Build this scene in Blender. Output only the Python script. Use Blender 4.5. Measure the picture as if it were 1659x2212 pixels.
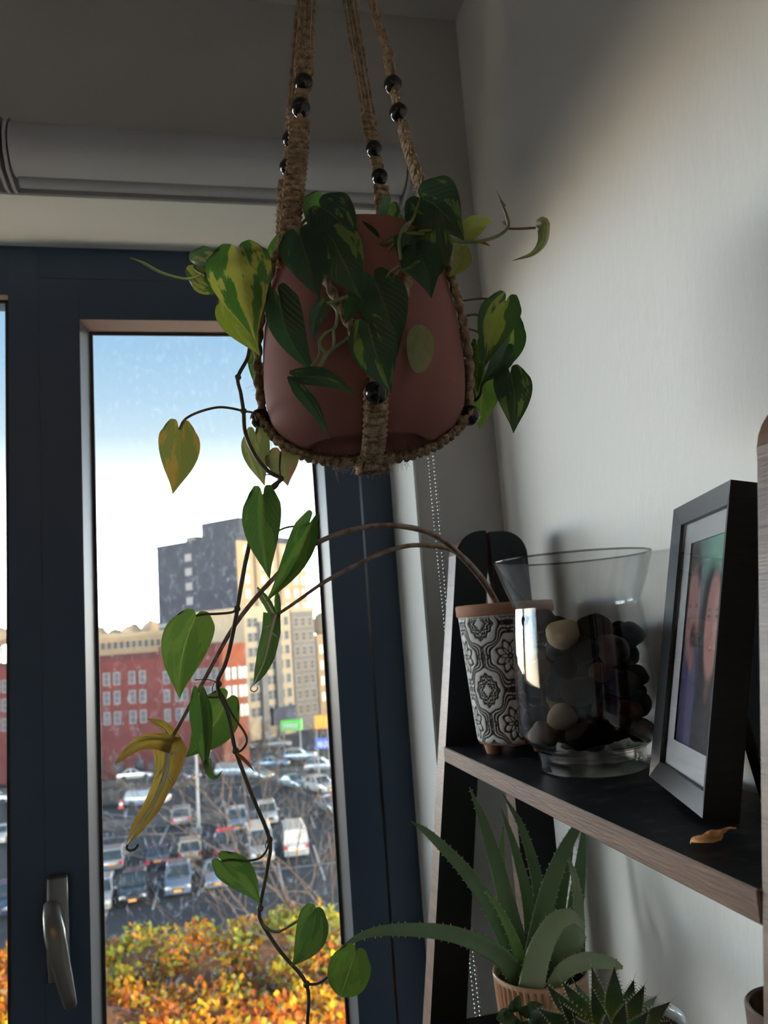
import bpy, math, random
import numpy as np
from mathutils import Vector, noise as mnoise
for o in list(bpy.data.objects): bpy.data.objects.remove(o, do_unlink=True)
scene = bpy.context.scene
COL = scene.collection
PI = math.pi
random.seed(7)

# ------------------------------------------------------------------ camera
IMW, IMH, FPX = 1659.0, 2212.0, 1720.0
CAM = np.array([0.0, 0.0, 1.55])
_y, _p, _r = [math.radians(a) for a in (12.6, 8.35, 4.2)]
CF = np.array([math.sin(_y)*math.cos(_p), math.cos(_y)*math.cos(_p), math.sin(_p)])
_R0 = np.array([math.cos(_y), -math.sin(_y), 0.0]); _U0 = np.cross(_R0, CF)
CR = _R0*math.cos(_r) - _U0*math.sin(_r)
CU = _R0*math.sin(_r) + _U0*math.cos(_r)
camd = bpy.data.cameras.new('camera'); cam = bpy.data.objects.new('camera', camd); COL.objects.link(cam)
from mathutils import Matrix
cam.matrix_world = Matrix(((CR[0], CU[0], -CF[0], CAM[0]), (CR[1], CU[1], -CF[1], CAM[1]), (CR[2], CU[2], -CF[2], CAM[2]), (0, 0, 0, 1)))
camd.sensor_fit = 'HORIZONTAL'; camd.sensor_width = 36.0; camd.lens = 36.0*FPX/IMW
camd.clip_start = 0.02; camd.clip_end = 2000
camd.dof.use_dof = True; camd.dof.focus_distance = 0.72; camd.dof.aperture_fstop = 13.0
scene.camera = cam
# ------------------------------------------------------------------ view, sky, sun
vs = scene.view_settings
vs.view_transform = 'Standard'; vs.look = 'None'; vs.gamma = 1.0; vs.use_curve_mapping = False
vs.exposure = 0.46
scene.cycles.max_bounces = 8; scene.cycles.diffuse_bounces = 4; scene.cycles.glossy_bounces = 3; scene.cycles.transmission_bounces = 4; scene.cycles.transparent_max_bounces = 16
scene.cycles.caustics_reflective = False; scene.cycles.caustics_refractive = False
world = bpy.data.worlds.new('sky'); scene.world = world; world.use_nodes = True
wn = world.node_tree.nodes; wl = world.node_tree.links; wn.clear()
w_out = wn.new('ShaderNodeOutputWorld'); w_bg = wn.new('ShaderNodeBackground'); w_ramp = wn.new('ShaderNodeValToRGB')
w_geo = wn.new('ShaderNodeTexCoord'); w_sep = wn.new('ShaderNodeSeparateXYZ')
wl.new(w_geo.outputs['Generated'], w_sep.inputs[0]); wl.new(w_sep.outputs['Z'], w_ramp.inputs[0])
SKY_K = 18.0
SKY = [(0.0, (16.8, 14.0, 10.2)), (0.05, (14.8, 15.0, 14.4)), (0.10, (12.6, 15.4, 18.0)), (0.15, (8.2, 10.4, 12.6)), (0.18, (3.0, 3.5, 3.8)), (0.21, (0.86, 0.98, 1.04)), (0.25, (0.52, 0.67, 0.77)),
       (0.29, (0.40, 0.58, 0.73)), (0.35, (0.30, 0.49, 0.68)), (0.6, (0.22, 0.40, 0.62)), (1.0, (0.19, 0.35, 0.58))]
els = w_ramp.color_ramp.elements
while len(els) < len(SKY): els.new(0.5)
for e, (p, c) in zip(els, SKY):
    e.position = p; e.color = (c[0]/SKY_K, c[1]/SKY_K, c[2]/SKY_K, 1)
wl.new(w_ramp.outputs[0], w_bg.inputs['Color']); w_bg.inputs['Strength'].default_value = SKY_K*1.0
wl.new(w_bg.outputs[0], w_out.inputs[0])
sund = bpy.data.lights.new('sun', 'SUN'); sun = bpy.data.objects.new('sun', sund); COL.objects.link(sun)
sund.energy = 5.5; sund.angle = math.radians(0.6); sund.color = (1.0, 0.80, 0.52)
SUNV = Vector((0.95, -0.20, 0.21)).normalized()
sun.rotation_euler = SUNV.to_track_quat('Z', 'Y').to_euler()

# ------------------------------------------------------------------ pixel helpers (a pixel plus a real distance gives a point)
def ray(px, py): return CF + CR*((px-IMW/2)/FPX) - CU*((py-IMH/2)/FPX)
def PD(px, py, d): return Vector(CAM + ray(px, py)*d)
def _pl(px, py, ax, v):
    r = ray(px, py); return Vector(CAM + r*((v-CAM[ax])/r[ax]))
def PX(px, py, x): return _pl(px, py, 0, x)
def PY(px, py, y): return _pl(px, py, 1, y)
def PZ(px, py, z): return _pl(px, py, 2, z)
def proj(P):
    v = np.array(P, float)-CAM; d = float(v@CF)
    return IMW/2+FPX*float(v@CR)/d, IMH/2-FPX*float(v@CU)/d, d
V = Vector
# ------------------------------------------------------------------ object helpers
class MB:
    def __init__(s): s.v = []; s.f = []; s.mi = []; s.uv = {}; s.col = None
    def add(s, vs_, fs, mi=0):
        o = len(s.v); s.v += [tuple(p) for p in vs_]
        for f in fs: s.f.append(tuple(i+o for i in f)); s.mi.append(mi)
        return o
    def box(s, a, b, mi=0, bev=0.0):
        x0, y0, z0 = a; x1, y1, z1 = b
        if bev <= 0:
            s.add([(x0,y0,z0),(x1,y0,z0),(x1,y1,z0),(x0,y1,z0),(x0,y0,z1),(x1,y0,z1),(x1,y1,z1),(x0,y1,z1)],
                  [(0,3,2,1),(4,5,6,7),(0,1,5,4),(1,2,6,5),(2,3,7,6),(3,0,4,7)], mi); return s
        # chamfered box: 24 verts
        b_ = bev; vs_ = []; idx = {}
        X = (x0, x1); Y = (y0, y1); Z = (z0, z1); sg = (1, -1)
        for i in (0,1):
            for j in (0,1):
                for k in (0,1):
                    for ax in range(3):
                        p = [X[i]+sg[i]*b_, Y[j]+sg[j]*b_, Z[k]+sg[k]*b_]
                        p[ax] = (X[i], Y[j], Z[k])[ax]
                        idx[(i,j,k,ax)] = len(vs_); vs_.append(tuple(p))
        F = []
        for ax in range(3):
            o = [a_ for a_ in range(3) if a_ != ax]
            for sd in (0,1):
                q = []
                for (m, n) in ((0,0),(1,0),(1,1),(0,1)):
                    key = [0,0,0]; key[ax] = sd; key[o[0]] = m; key[o[1]] = n
                    q.append(idx[(*key, ax)])
                F.append(q)
        for ax in range(3):           # edges along ax
            o = [a_ for a_ in range(3) if a_ != ax]
            for m in (0,1):
                for n in (0,1):
                    q = []
                    for (t, oo) in ((0,o[0]),(1,o[0]),(1,o[1]),(0,o[1])):
                        key = [0,0,0]; key[ax] = t; key[o[0]] = m; key[o[1]] = n
                        q.append(idx[(*key, oo)])
                    F.append(q)
        for i in (0,1):
            for j in (0,1):
                for k in (0,1): F.append([idx[(i,j,k,a_)] for a_ in range(3)])
        # orient outward
        c = Vector(((x0+x1)/2,(y0+y1)/2,(z0+z1)/2)); G = []
        for f in F:
            P = [Vector(vs_[i]) for i in f]; n = (P[1]-P[0]).cross(P[2]-P[0]); m = sum(P, Vector())/len(P)
            G.append(tuple(f) if n.dot(m-c) > 0 else tuple(reversed(f)))
        s.add(vs_, G, mi); return s
    def tube(s, pts, rad, n=8, mi=0, cap=True, twist=0.0, lobes=0, amp=0.0):
        pts = [Vector(p) for p in pts]; m = len(pts)
        if m < 2: return s
        rads = rad if isinstance(rad, (list, tuple)) else [rad]*m
        T = []
        for i in range(m):
            t = pts[min(i+1, m-1)]-pts[max(i-1, 0)]
            T.append(t.normalized() if t.length > 1e-9 else Vector((0,0,1)))
        a = Vector((0,0,1)) if abs(T[0].z) < 0.9 else Vector((1,0,0))
        N = (a - T[0]*a.dot(T[0])).normalized()
        vs_ = []; acc = 0
        for i in range(m):
            N = N - T[i]*N.dot(T[i]); N.normalize(); B = T[i].cross(N)
            if i: acc += (pts[i]-pts[i-1]).length
            for k in range(n):
                th = 2*PI*k/n; r = rads[i]
                if lobes: r *= 1+amp*math.cos(lobes*(th-twist*acc))
                vs_.append(pts[i]+N*(math.cos(th)*r)+B*(math.sin(th)*r))
        F = []
        for i in range(m-1):
            for k in range(n):
                k2 = (k+1) % n
                F.append((i*n+k, i*n+k2, (i+1)*n+k2, (i+1)*n+k))
        if cap: F.append(tuple(reversed(range(n)))); F.append(tuple((m-1)*n+k for k in range(n)))
        s.add(vs_, F, mi); return s
    def lathe(s, prof, n=48, c=(0,0,0), mi=0, closed=False):
        vs_ = []; m = len(prof)
        for (r, z) in prof:
            for k in range(n):
                a = 2*PI*k/n; vs_.append((c[0]+r*math.cos(a), c[1]+r*math.sin(a), c[2]+z))
        F = []
        for i in range(m if closed else m-1):
            j = (i+1) % m
            for k in range(n):
                k2 = (k+1) % n; F.append((i*n+k, i*n+k2, j*n+k2, j*n+k))
        s.add(vs_, F, mi); return s
    def sphere(s, c, r, seg=12, rings=8, mi=0, sc=(1,1,1)):
        vs_ = [(c[0], c[1], c[2]-r*sc[2])]
        for i in range(1, rings):
            ph = -PI/2+PI*i/rings
            for k in range(seg):
                a = 2*PI*k/seg
                vs_.append((c[0]+r*sc[0]*math.cos(ph)*math.cos(a), c[1]+r*sc[1]*math.cos(ph)*math.sin(a), c[2]+r*sc[2]*math.sin(ph)))
        vs_.append((c[0], c[1], c[2]+r*sc[2])); top = len(vs_)-1; F = []
        for k in range(seg): F.append((0, 1+(k+1) % seg, 1+k))
        for i in range(rings-2):
            for k in range(seg):
                k2 = (k+1) % seg; F.append((1+i*seg+k, 1+i*seg+k2, 1+(i+1)*seg+k2, 1+(i+1)*seg+k))
        b = 1+(rings-2)*seg
        for k in range(seg): F.append((b+k, b+(k+1) % seg, top))
        s.add(vs_, F, mi); return s
    def prism(s, poly, a, b, axis=1, mi=0):
        n = len(poly); vs_ = []
        for t in (a, b):
            for (u, w) in poly:
                vs_.append({0:(t,u,w),1:(u,t,w),2:(u,w,t)}[axis])
        F = [tuple(range(n)), tuple(reversed(range(n, 2*n)))]
        for i in range(n): j = (i+1) % n; F.append((i, n+i, n+j, j))
        s.add(vs_, F, mi); return s
    def xf(s, M, start=0):
        for i in range(start, len(s.v)): s.v[i] = tuple(M @ Vector(s.v[i]))
        return s
    def build(s, name, mats, parent=None, smooth=False, loc=None):
        me = bpy.data.meshes.new(name); me.from_pydata(s.v, [], s.f)
        if not isinstance(mats, (list, tuple)): mats = [mats]
        for m in mats: me.materials.append(m)
        if len(mats) > 1: me.polygons.foreach_set('material_index', s.mi)
        if smooth is True: me.polygons.foreach_set('use_smooth', [True]*len(me.polygons))
        me.update()
        if smooth == 'auto':
            me.polygons.foreach_set('use_smooth', [True]*len(me.polygons)); me.set_sharp_from_angle(angle=math.radians(35))
        o = bpy.data.objects.new(name, me); COL.objects.link(o)
        if loc is not None: o.location = loc
        if parent is not None: o.parent = parent
        return o
def recalc(o):
    import bmesh
    bm = bmesh.new(); bm.from_mesh(o.data); bmesh.ops.recalc_face_normals(bm, faces=bm.faces); bm.to_mesh(o.data); bm.free(); return o
def tag(o, label=None, cat=None, group=None, kind=None):
    if label: o['label'] = label
    if cat: o['category'] = cat
    if group: o['group'] = group
    if kind: o['kind'] = kind
    return o
def empty(name, loc=(0,0,0), label=None, cat=None, group=None, kind=None):
    o = bpy.data.objects.new(name, None); COL.objects.link(o); o.location = loc; o.empty_display_size = 0.05
    return tag(o, label, cat, group, kind)
def keepw(o, par):            # parent a mesh built in world coordinates to an empty placed elsewhere
    o.parent = par; o.matrix_parent_inverse = Matrix.Translation(-Vector(par.location)); return o
def smooth_path(pts, per=6):
    pts = [Vector(p) for p in pts]
    if len(pts) < 3: return [pts[0].lerp(pts[-1], i/per) for i in range(per+1)]
    P = [pts[0]*2-pts[1]]+pts+[pts[-1]*2-pts[-2]]; out = []
    for i in range(1, len(P)-2):
        for k in range(per):
            t = k/per; a, b, c, d = P[i-1], P[i], P[i+1], P[i+2]
            out.append(0.5*((2*b)+(c-a)*t+(2*a-5*b+4*c-d)*t*t+(3*b-a-3*c+d)*t**3))
    out.append(pts[-1]); return out
def resample(pts, step):
    out = [pts[0].copy()]; need = step
    for i in range(1, len(pts)):
        a, b = pts[i-1], pts[i]; L = (b-a).length; pos = 0
        while L-pos >= need and L > 0:
            pos += need; out.append(a.lerp(b, pos/L)); need = step
        need -= (L-pos)
    return out
# ------------------------------------------------------------------ materials
def nmat(name):
    m = bpy.data.materials.new(name); m.use_nodes = True
    nt = m.node_tree; b = nt.nodes['Principled BSDF']; return m, nt, b
def sock(b, n, v):
    if n in b.inputs: b.inputs[n].default_value = v
def rgba(c): return (c[0], c[1], c[2], 1.0)
def mat(name, col, rough=0.6, metal=0.0, spec=0.5, col2=None, nscale=20.0, bump=0.0, bscale=60.0, stretch=None, coords='Object', emit=None, estr=0.0, coat=0.0, lo=0.35, hi=0.65):
    m, nt, b = nmat(name); N = nt.nodes; L = nt.links
    b.inputs['Base Color'].default_value = rgba(col); b.inputs['Roughness'].default_value = rough; b.inputs['Metallic'].default_value = metal
    sock(b, 'Specular IOR Level', spec); sock(b, 'Coat Weight', coat)
    if emit: b.inputs['Emission Color'].default_value = rgba(emit); b.inputs['Emission Strength'].default_value = estr
    if col2 or bump:
        tc = N.new('ShaderNodeTexCoord'); mp = N.new('ShaderNodeMapping'); L.new(tc.outputs[coords], mp.inputs[0])
        if stretch: mp.inputs['Scale'].default_value = stretch
        if col2:
            nz = N.new('ShaderNodeTexNoise'); nz.inputs['Scale'].default_value = nscale; nz.inputs['Detail'].default_value = 5
            L.new(mp.outputs[0], nz.inputs['Vector'])
            rp = N.new('ShaderNodeValToRGB'); rp.color_ramp.elements[0].position = lo; rp.color_ramp.elements[1].position = hi
            rp.color_ramp.elements[0].color = rgba(col); rp.color_ramp.elements[1].color = rgba(col2)
            L.new(nz.outputs['Fac'], rp.inputs[0]); L.new(rp.outputs[0], b.inputs['Base Color'])
        if bump:
            nb = N.new('ShaderNodeTexNoise'); nb.inputs['Scale'].default_value = bscale; nb.inputs['Detail'].default_value = 4
            L.new(mp.outputs[0], nb.inputs['Vector'])
            bp = N.new('ShaderNodeBump'); bp.inputs['Strength'].default_value = bump; bp.inputs['Distance'].default_value = 0.002
            L.new(nb.outputs['Fac'], bp.inputs['Height']); L.new(bp.outputs[0], b.inputs['Normal'])
    return m
def thin_glass(name, tint=(0.96,0.97,0.97), gloss=0.0, rough=0.0, gl_k=1.0, dust=None, dust_fac=0.2):
    m = bpy.data.materials.new(name); m.use_nodes = True; nt = m.node_tree; N = nt.nodes; L = nt.links; N.clear()
    o = N.new('ShaderNodeOutputMaterial'); tr = N.new('ShaderNodeBsdfTransparent'); gl = N.new('ShaderNodeBsdfGlossy'); fr = N.new('ShaderNodeLayerWeight'); fr.inputs['Blend'].default_value = 0.5; pw = N.new('ShaderNodeMath'); pw.operation = 'POWER'; pw.inputs[1].default_value = 4.0; ma = N.new('ShaderNodeMath'); ma.operation = 'MULTIPLY_ADD'; ma.inputs[1].default_value = 0.75*gl_k; ma.inputs[2].default_value = 0.035*gl_k; mx = N.new('ShaderNodeMixShader')
    tr.inputs[0].default_value = rgba(tint); gl.inputs['Roughness'].default_value = rough; L.new(fr.outputs['Facing'], pw.inputs[0]); L.new(pw.outputs[0], ma.inputs[0])
    L.new(ma.outputs[0], mx.inputs[0]); L.new(tr.outputs[0], mx.inputs[1]); L.new(gl.outputs[0], mx.inputs[2])
    last = mx
    if dust:
        tc = N.new('ShaderNodeTexCoord'); nz = N.new('ShaderNodeTexNoise'); nz.inputs['Scale'].default_value = dust[0]; nz.inputs['Detail'].default_value = 6; nz.inputs['Roughness'].default_value = 0.7
        mp = N.new('ShaderNodeMapping'); mp.inputs['Scale'].default_value = dust[1]; L.new(tc.outputs['Object'], mp.inputs[0]); L.new(mp.outputs[0], nz.inputs['Vector'])
        rp = N.new('ShaderNodeValToRGB'); rp.color_ramp.elements[0].position = dust[2]; rp.color_ramp.elements[1].position = dust[3]
        rp.color_ramp.elements[0].color = (0.004,)*3+(1,); rp.color_ramp.elements[1].color = (dust_fac,)*3+(1,)
        L.new(nz.outputs['Fac'], rp.inputs[0])
        tl = N.new('ShaderNodeBsdfTranslucent'); tl.inputs[0].default_value = (0.62,0.68,0.74,1); m2 = N.new('ShaderNodeMixShader')
        L.new(rp.outputs[0], m2.inputs[0]); L.new(mx.outputs[0], m2.inputs[1]); L.new(tl.outputs[0], m2.inputs[2]); last = m2
    L.new(last.outputs[0], o.inputs[0]); return m
M = {}
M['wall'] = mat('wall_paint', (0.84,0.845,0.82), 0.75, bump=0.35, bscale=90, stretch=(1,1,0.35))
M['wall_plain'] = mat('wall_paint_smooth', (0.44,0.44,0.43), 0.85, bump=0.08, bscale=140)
M['reveal'] = mat('reveal_paint', (0.72,0.75,0.74), 0.7)
M['ceiling'] = mat('ceiling_paint', (0.60,0.60,0.58), 0.9)
M['floor'] = mat('floor_wood', (0.36,0.24,0.14), 0.5, col2=(0.24,0.15,0.09), nscale=4, stretch=(8,1,1))
M['frame'] = mat('window_metal_glare_navy', (0.034,0.066,0.118), 0.42, spec=0.5, bump=0.03, bscale=400)  # black metal; bluish window glare is put into its navy colour
M['bead_seal'] = mat('glazing_seal', (0.20,0.21,0.23), 0.35)
M['bead_top'] = mat('glazing_bead_rosy', (0.34,0.24,0.22), 0.45)
M['glass'] = thin_glass('dusty_window_glass', (0.97,0.98,0.98), dust=(110.0,(1,1,0.6),0.55,0.70), dust_fac=0.13)
M['handle'] = mat('pewter_metal', (0.20,0.20,0.19), 0.34, metal=0.85)
M['blind'] = mat('blind_fabric', (0.42,0.44,0.47), 0.9, bump=0.2, bscale=500)
M['blind_bar'] = mat('blind_hem_bar', (0.30,0.32,0.35), 0.7)
M['plastic'] = mat('grey_plastic', (0.38,0.39,0.41), 0.5)
M['steel'] = mat('bead_chain_steel', (0.55,0.55,0.53), 0.22, metal=1.0)
M['jute'] = mat('jute_fibre', (0.40,0.29,0.19), 0.95, spec=0.1, col2=(0.17,0.12,0.08), nscale=160, bump=0.6, bscale=900)
M['fuzz'] = mat('jute_fuzz', (0.50,0.37,0.24), 0.95, spec=0.1)
M['bead'] = mat('black_lacquer_bead', (0.006,0.006,0.008), 0.16, spec=0.5)
M['terracotta'] = mat('terracotta_clay', (0.235,0.090,0.074), 0.8, spec=0.25, col2=(0.19,0.075,0.064), nscale=14, bump=0.12, bscale=300, lo=0.3, hi=0.75)
M['soil'] = mat('potting_soil', (0.03,0.02,0.014), 0.95, col2=(0.07,0.05,0.035), nscale=200, bump=0.8, bscale=250)
# ================================================================== room shell
WX = 0.471; WYF = 1.22; CZ = 2.623; FY = 1.385; JX = 0.330; HZ = 2.252; XL = -2.7; YB = -3.0; SILL = 0.45; OX = -2.55
def slab(name, a, b, m): return tag(MB().box(a, b).build(name, m), kind='structure')
slab('floor', (XL-.1, YB-.1, -0.1), (WX+.1, WYF+.3, 0), M['floor'])
slab('ceiling', (XL-.1, YB-.1, CZ), (WX+.1, WYF+.3, CZ+.1), M['ceiling'])
slab('wall_right', (WX, YB-.1, 0), (WX+.12, WYF+.3, CZ), M['wall'])
slab('wall_left', (XL-.1, YB, 0), (XL, WYF, CZ), M['wall_plain'])
slab('wall_back', (XL, YB-.1, 0), (WX, YB, CZ), M['wall_plain'])
wf = empty('wall_window', (0, WYF, 0), kind='structure')
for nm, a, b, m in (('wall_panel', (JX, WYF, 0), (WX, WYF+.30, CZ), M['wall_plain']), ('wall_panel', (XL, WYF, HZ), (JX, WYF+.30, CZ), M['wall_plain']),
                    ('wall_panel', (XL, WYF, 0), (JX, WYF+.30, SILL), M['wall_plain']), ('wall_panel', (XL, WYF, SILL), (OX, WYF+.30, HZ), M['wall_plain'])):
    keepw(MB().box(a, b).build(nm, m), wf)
# painted lining of the window reveal: head, jambs, sill board
lin = MB(); t = 0.004
lin.box((OX, WYF-0.0005, HZ-t), (JX, FY, HZ)); keepw(lin.build('reveal_head', M['reveal']), wf)
keepw(MB().box((JX-t, WYF-0.0005, SILL), (JX, FY, HZ-t)).build('reveal_jamb', M['reveal']), wf)
keepw(MB().box((OX, WYF-0.0005, SILL), (OX+t, FY, HZ-t)).build('reveal_jamb', M['reveal']), wf)
keepw(MB().box((OX+t, WYF-0.02, SILL), (JX-t, FY, SILL+0.02), bev=0.002).build('sill_board', M['reveal']), wf)
# ------------------------------------------------------------------ windows
GB = SILL+0.13
def glazing(root, x0, x1, z0, z1, yg, bw, bd):
    """sloped glazing beads around a pane plus the pane, world coordinates"""
    y0 = FY-0.001; y1 = yg-0.004
    def quadprism(p, q, inn_p, inn_q):        # p,q outer front corners, inn_* inner back corners
        b = MB(); b.add([p, q, inn_q, inn_p, (p[0], y1, p[2]), (q[0], y1, q[2])], [(0,1,2,3),(0,3,4),(1,5,2),(3,2,5,4),(0,4,5,1)]); return b
    c = [(x0,y0,z0),(x1,y0,z0),(x1,y0,z1),(x0,y0,z1)]
    i = [(x0+bw,y1,z0+bw),(x1-bw,y1,z0+bw),(x1-bw,y1,z1-bw),(x0+bw,y1,z1-bw)]
    for k in range(4):
        j = (k+1) % 4
        o = quadprism(c[k], c[j], i[k], i[j]).build('glazing_bead', M['bead_top'] if k == 2 else M['bead_seal']); recalc(o); keepw(o, root)
    sb = 0.005
    for a, b in (((x0+bw,y1-0.002,z0+bw),(x0+bw+sb,y1+0.001,z1-bw)), ((x1-bw-sb,y1-0.002,z0+bw),(x1-bw,y1+0.001,z1-bw)),
                 ((x0+bw+sb,y1-0.002,z1-bw-sb),(x1-bw-sb,y1+0.001,z1-bw)), ((x0+bw+sb,y1-0.002,z0+bw),(x1-bw-sb,y1+0.001,z0+bw+sb))):
        keepw(MB().box(a, b).build('gasket', M['rubber']), root)
    keepw(MB().box((x0+bw*.5,yg-0.003,z0+bw*.5),(x1-bw*.5,yg+0.003,z1-bw*.5)).build('glass_pane', M['glass']), root)
M['rubber'] = mat('black_rubber', (0.02,0.02,0.022), 0.6)
GX0, GX1, GT = -0.203, 0.206, 2.116
w1 = empty('window_1', (0.0, FY, SILL), kind='structure')
SX0, SX1, ST, SB = -0.268, 0.268, 2.190, SILL+0.07       # sash outline
ft = 0.07
def bars(root, nm, x0, x1, z0, z1, gx0, gx1, gz0, gz1, ya, yb, m, bv=0.0015):
    for a, b in (((x0,ya,z0),(gx0,yb,z1)), ((gx1,ya,z0),(x1,yb,z1)), ((gx0,ya,gz1),(gx1,yb,z1)), ((gx0,ya,z0),(gx1,yb,gz0))):
        keepw(MB().box(a, b, bev=bv).build(nm, m), root)
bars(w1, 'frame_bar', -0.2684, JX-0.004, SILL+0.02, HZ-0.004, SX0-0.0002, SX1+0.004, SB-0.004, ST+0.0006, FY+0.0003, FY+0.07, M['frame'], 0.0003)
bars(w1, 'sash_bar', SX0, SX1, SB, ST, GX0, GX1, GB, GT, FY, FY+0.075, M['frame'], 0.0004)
glazing(w1, GX0, GX1, GB, GT, FY+0.030, 0.013, 0.02)
w2 = empty('window_2', (-1.1, FY, SILL), kind='structure')
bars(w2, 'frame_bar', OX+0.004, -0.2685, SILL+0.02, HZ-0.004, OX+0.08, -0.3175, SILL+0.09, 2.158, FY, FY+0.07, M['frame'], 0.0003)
glazing(w2, OX+0.08, -0.3175, SILL+0.09, 2.158, FY+0.020, 0.003, 0.02)
# handle on the sash: flat backplate, neck, angled lever
hd = MB()
hx0, hx1 = -0.2635, -0.2330
prof = [(0.0, 0.0), (0.0155, 0.0)]
def rbar(mb, secs, n=16, p=3.5):
    """superellipse loft: secs = (centre, side, up(normal), half_a, half_b)"""
    vs_ = []
    for c, s_, u_, a, b in secs:
        for k in range(n):
            th = 2*PI*k/n; ct, st = math.cos(th), math.sin(th)
            vs_.append(Vector(c)+Vector(s_)*(a*math.copysign(abs(ct)**(2/p), ct))+Vector(u_)*(b*math.copysign(abs(st)**(2/p), st)))
    F = [tuple(range(n))]; m = len(secs)
    for i in range(m-1):
        for k in range(n): k2 = (k+1) % n; F.append((i*n+k, i*n+k2, (i+1)*n+k2, (i+1)*n+k))
    F.append(tuple(reversed([(m-1)*n+k for k in range(n)])))
    mb.add(vs_, F); return mb
HXc = -0.2475
hnd = empty('window_handle', (HXc, FY, 1.13)); keepw(hnd, w1); hnd.matrix_parent_inverse = Matrix.Translation(-Vector(w1.location))
ex, ey, ez = V((1,0,0)), V((0,1,0)), V((0,0,1))
o = rbar(MB(), [((HXc,FY-0.007,1.212),ex,ey,0.0135,0.007),((HXc,FY-0.009,1.2095),ex,ey,0.0150,0.009),((HXc,FY-0.0105,1.17),ex,ey,0.0155,0.0105),((HXc,FY-0.011,1.135),ex,ey,0.0162,0.011),((HXc,FY-0.011,1.095),ex,ey,0.0160,0.011),((HXc,FY-0.009,1.062),ex,ey,0.0145,0.009)], p=5).build('backplate', M['handle'], smooth='auto'); recalc(o)
o.parent = hnd; o.matrix_parent_inverse = Matrix.Translation(-Vector(hnd.location))
cpts = [(PY(112,1962,1.372),0.0120,0.0150),(PY(113,1985,1.352),0.0135,0.0125),(PY(118,2015,1.335),0.0150,0.0085),(PY(124,2050,1.330),0.0145,0.0070),(PY(135,2100,1.328),0.0128,0.0062),(PY(147,2150,1.327),0.0105,0.0055),(PY(153,2172,1.327),0.0090,0.005),(PY(154.5,2178,1.327),0.006,0.003)]
secs = []
for i, (c, a, b) in enumerate(cpts):
    t_ = (cpts[min(i+1,len(cpts)-1)][0]-cpts[max(i-1,0)][0]).normalized(); s_ = ex-t_*ex.dot(t_); s_.normalize(); secs.append((c, s_, t_.cross(s_), a, b))
o = rbar(MB(), secs, p=3.0).build('lever', M['handle'], smooth='auto'); recalc(o)
o.parent = hnd; o.matrix_parent_inverse = Matrix.Translation(-Vector(hnd.location))
o = MB().tube([(HXc,FY-0.018,1.135),(HXc+0.002,1.345,1.128)], 0.0115, 20).build('neck', M['handle'], smooth='auto'); o.parent = hnd; o.matrix_parent_inverse = Matrix.Translation(-Vector(hnd.location))

# ------------------------------------------------------------------ roller blinds above the windows
def blind(x0, x1, label, chain):
    r = empty('roller_blind', ((x0+x1)/2, 1.185, 2.30), label, 'blind')
    yc, zc, rr = 1.172, 2.293, 0.0385
    b = MB(); nn = 40; vs_ = []; prof = []
    for k in range(nn):
        a = 2*PI*k/nn; sc = 1-0.02*math.sin(a*3); prof.append((yc+rr*math.cos(a)*sc, zc+rr*math.sin(a)*sc))
    b.prism(prof, x0+0.008, x1-0.008, axis=0); keepw(recalc(b.build('fabric_roll', M['blind'], smooth='auto')), r)
    # flap of fabric leaving the roll and the hem bar under it
    fl = MB(); fl.box((x0+0.01, yc+rr*0.62, zc-rr-0.002), (x1-0.01, yc+rr*0.62+0.0012, zc-0.02)); keepw(fl.build('fabric_edge', M['blind']), r)
    hb = MB(); pr = []
    for k in range(16):
        a = 2*PI*k/16; pr.append((1.192+0.011*math.cos(a), 2.2575+0.0125*math.sin(a)))
    hb.prism(pr, x0+0.012, x1-0.012, axis=0); keepw(recalc(hb.build('hem_bar', M['blind_bar'], smooth='auto')), r)
    for xe, sg in ((x0, 1), (x1, -1)):
        bk = MB(); pf = [(1.219, 2.350), (1.219, 2.250), (1.200, 2.246), (1.160, 2.252), (1.140, 2.272), (1.134, 2.295), (1.140, 2.318), (1.160, 2.338), (1.190, 2.346)]
        bk.prism(pf, xe, xe+sg*0.005, axis=0); o = recalc(bk.build('bracket', M['plastic'])); keepw(o, r)
        cp = MB(); cp.tube([(xe+sg*0.004,1.172,2.293),(xe+sg*0.010,1.172,2.293)], 0.02, 20); keepw(cp.build('end_plug', M['plastic'], smooth='auto'), r)
    if chain:
        cb = MB(); i = 0
        for (yy, xx, ph) in ((1.150, x1+0.0035, 0.0), (1.194, x1+0.0035, 0.5)):
            z = 2.30
            while z > 0.992:
                f = (2.30-z)/(2.30-0.992)
                y2 = yy + (1.172-yy)*min(1, f*1.6)*0.62
                x2 = xx + 0.0035*math.sin(z*9+ph)*f
                cb.sphere((x2, y2, z-ph*0.006), 0.0023, 8, 5); z -= 0.0060
        for k in range(1, 9):
            a = PI*k/9; cb.sphere((x1+0.0035, 1.172-0.0085*math.cos(a), 0.992-0.008*math.sin(a)), 0.0023, 8, 5)
        keepw(tag(cb.build('bead_chain', M['steel'], smooth=True), 'steel bead chain', kind='stuff'), r)
        kl = MB().tube([(x1+0.0005,1.172,2.293),(x1+0.0065,1.172,2.293)], 0.0265, 24); keepw(kl.build('chain_wheel', M['plastic'], smooth='auto'), r)
    return r
bx0 = PY(16, 300, 1.17)[0]; bx1 = PY(876, 350, 1.17)[0]
blind(bx0, bx1, 'rolled-up grey fabric roller blind above the right window with bead chain', True)
blind(-1.6, bx0-0.006, 'second rolled-up grey roller blind at the far left edge', False)

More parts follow.
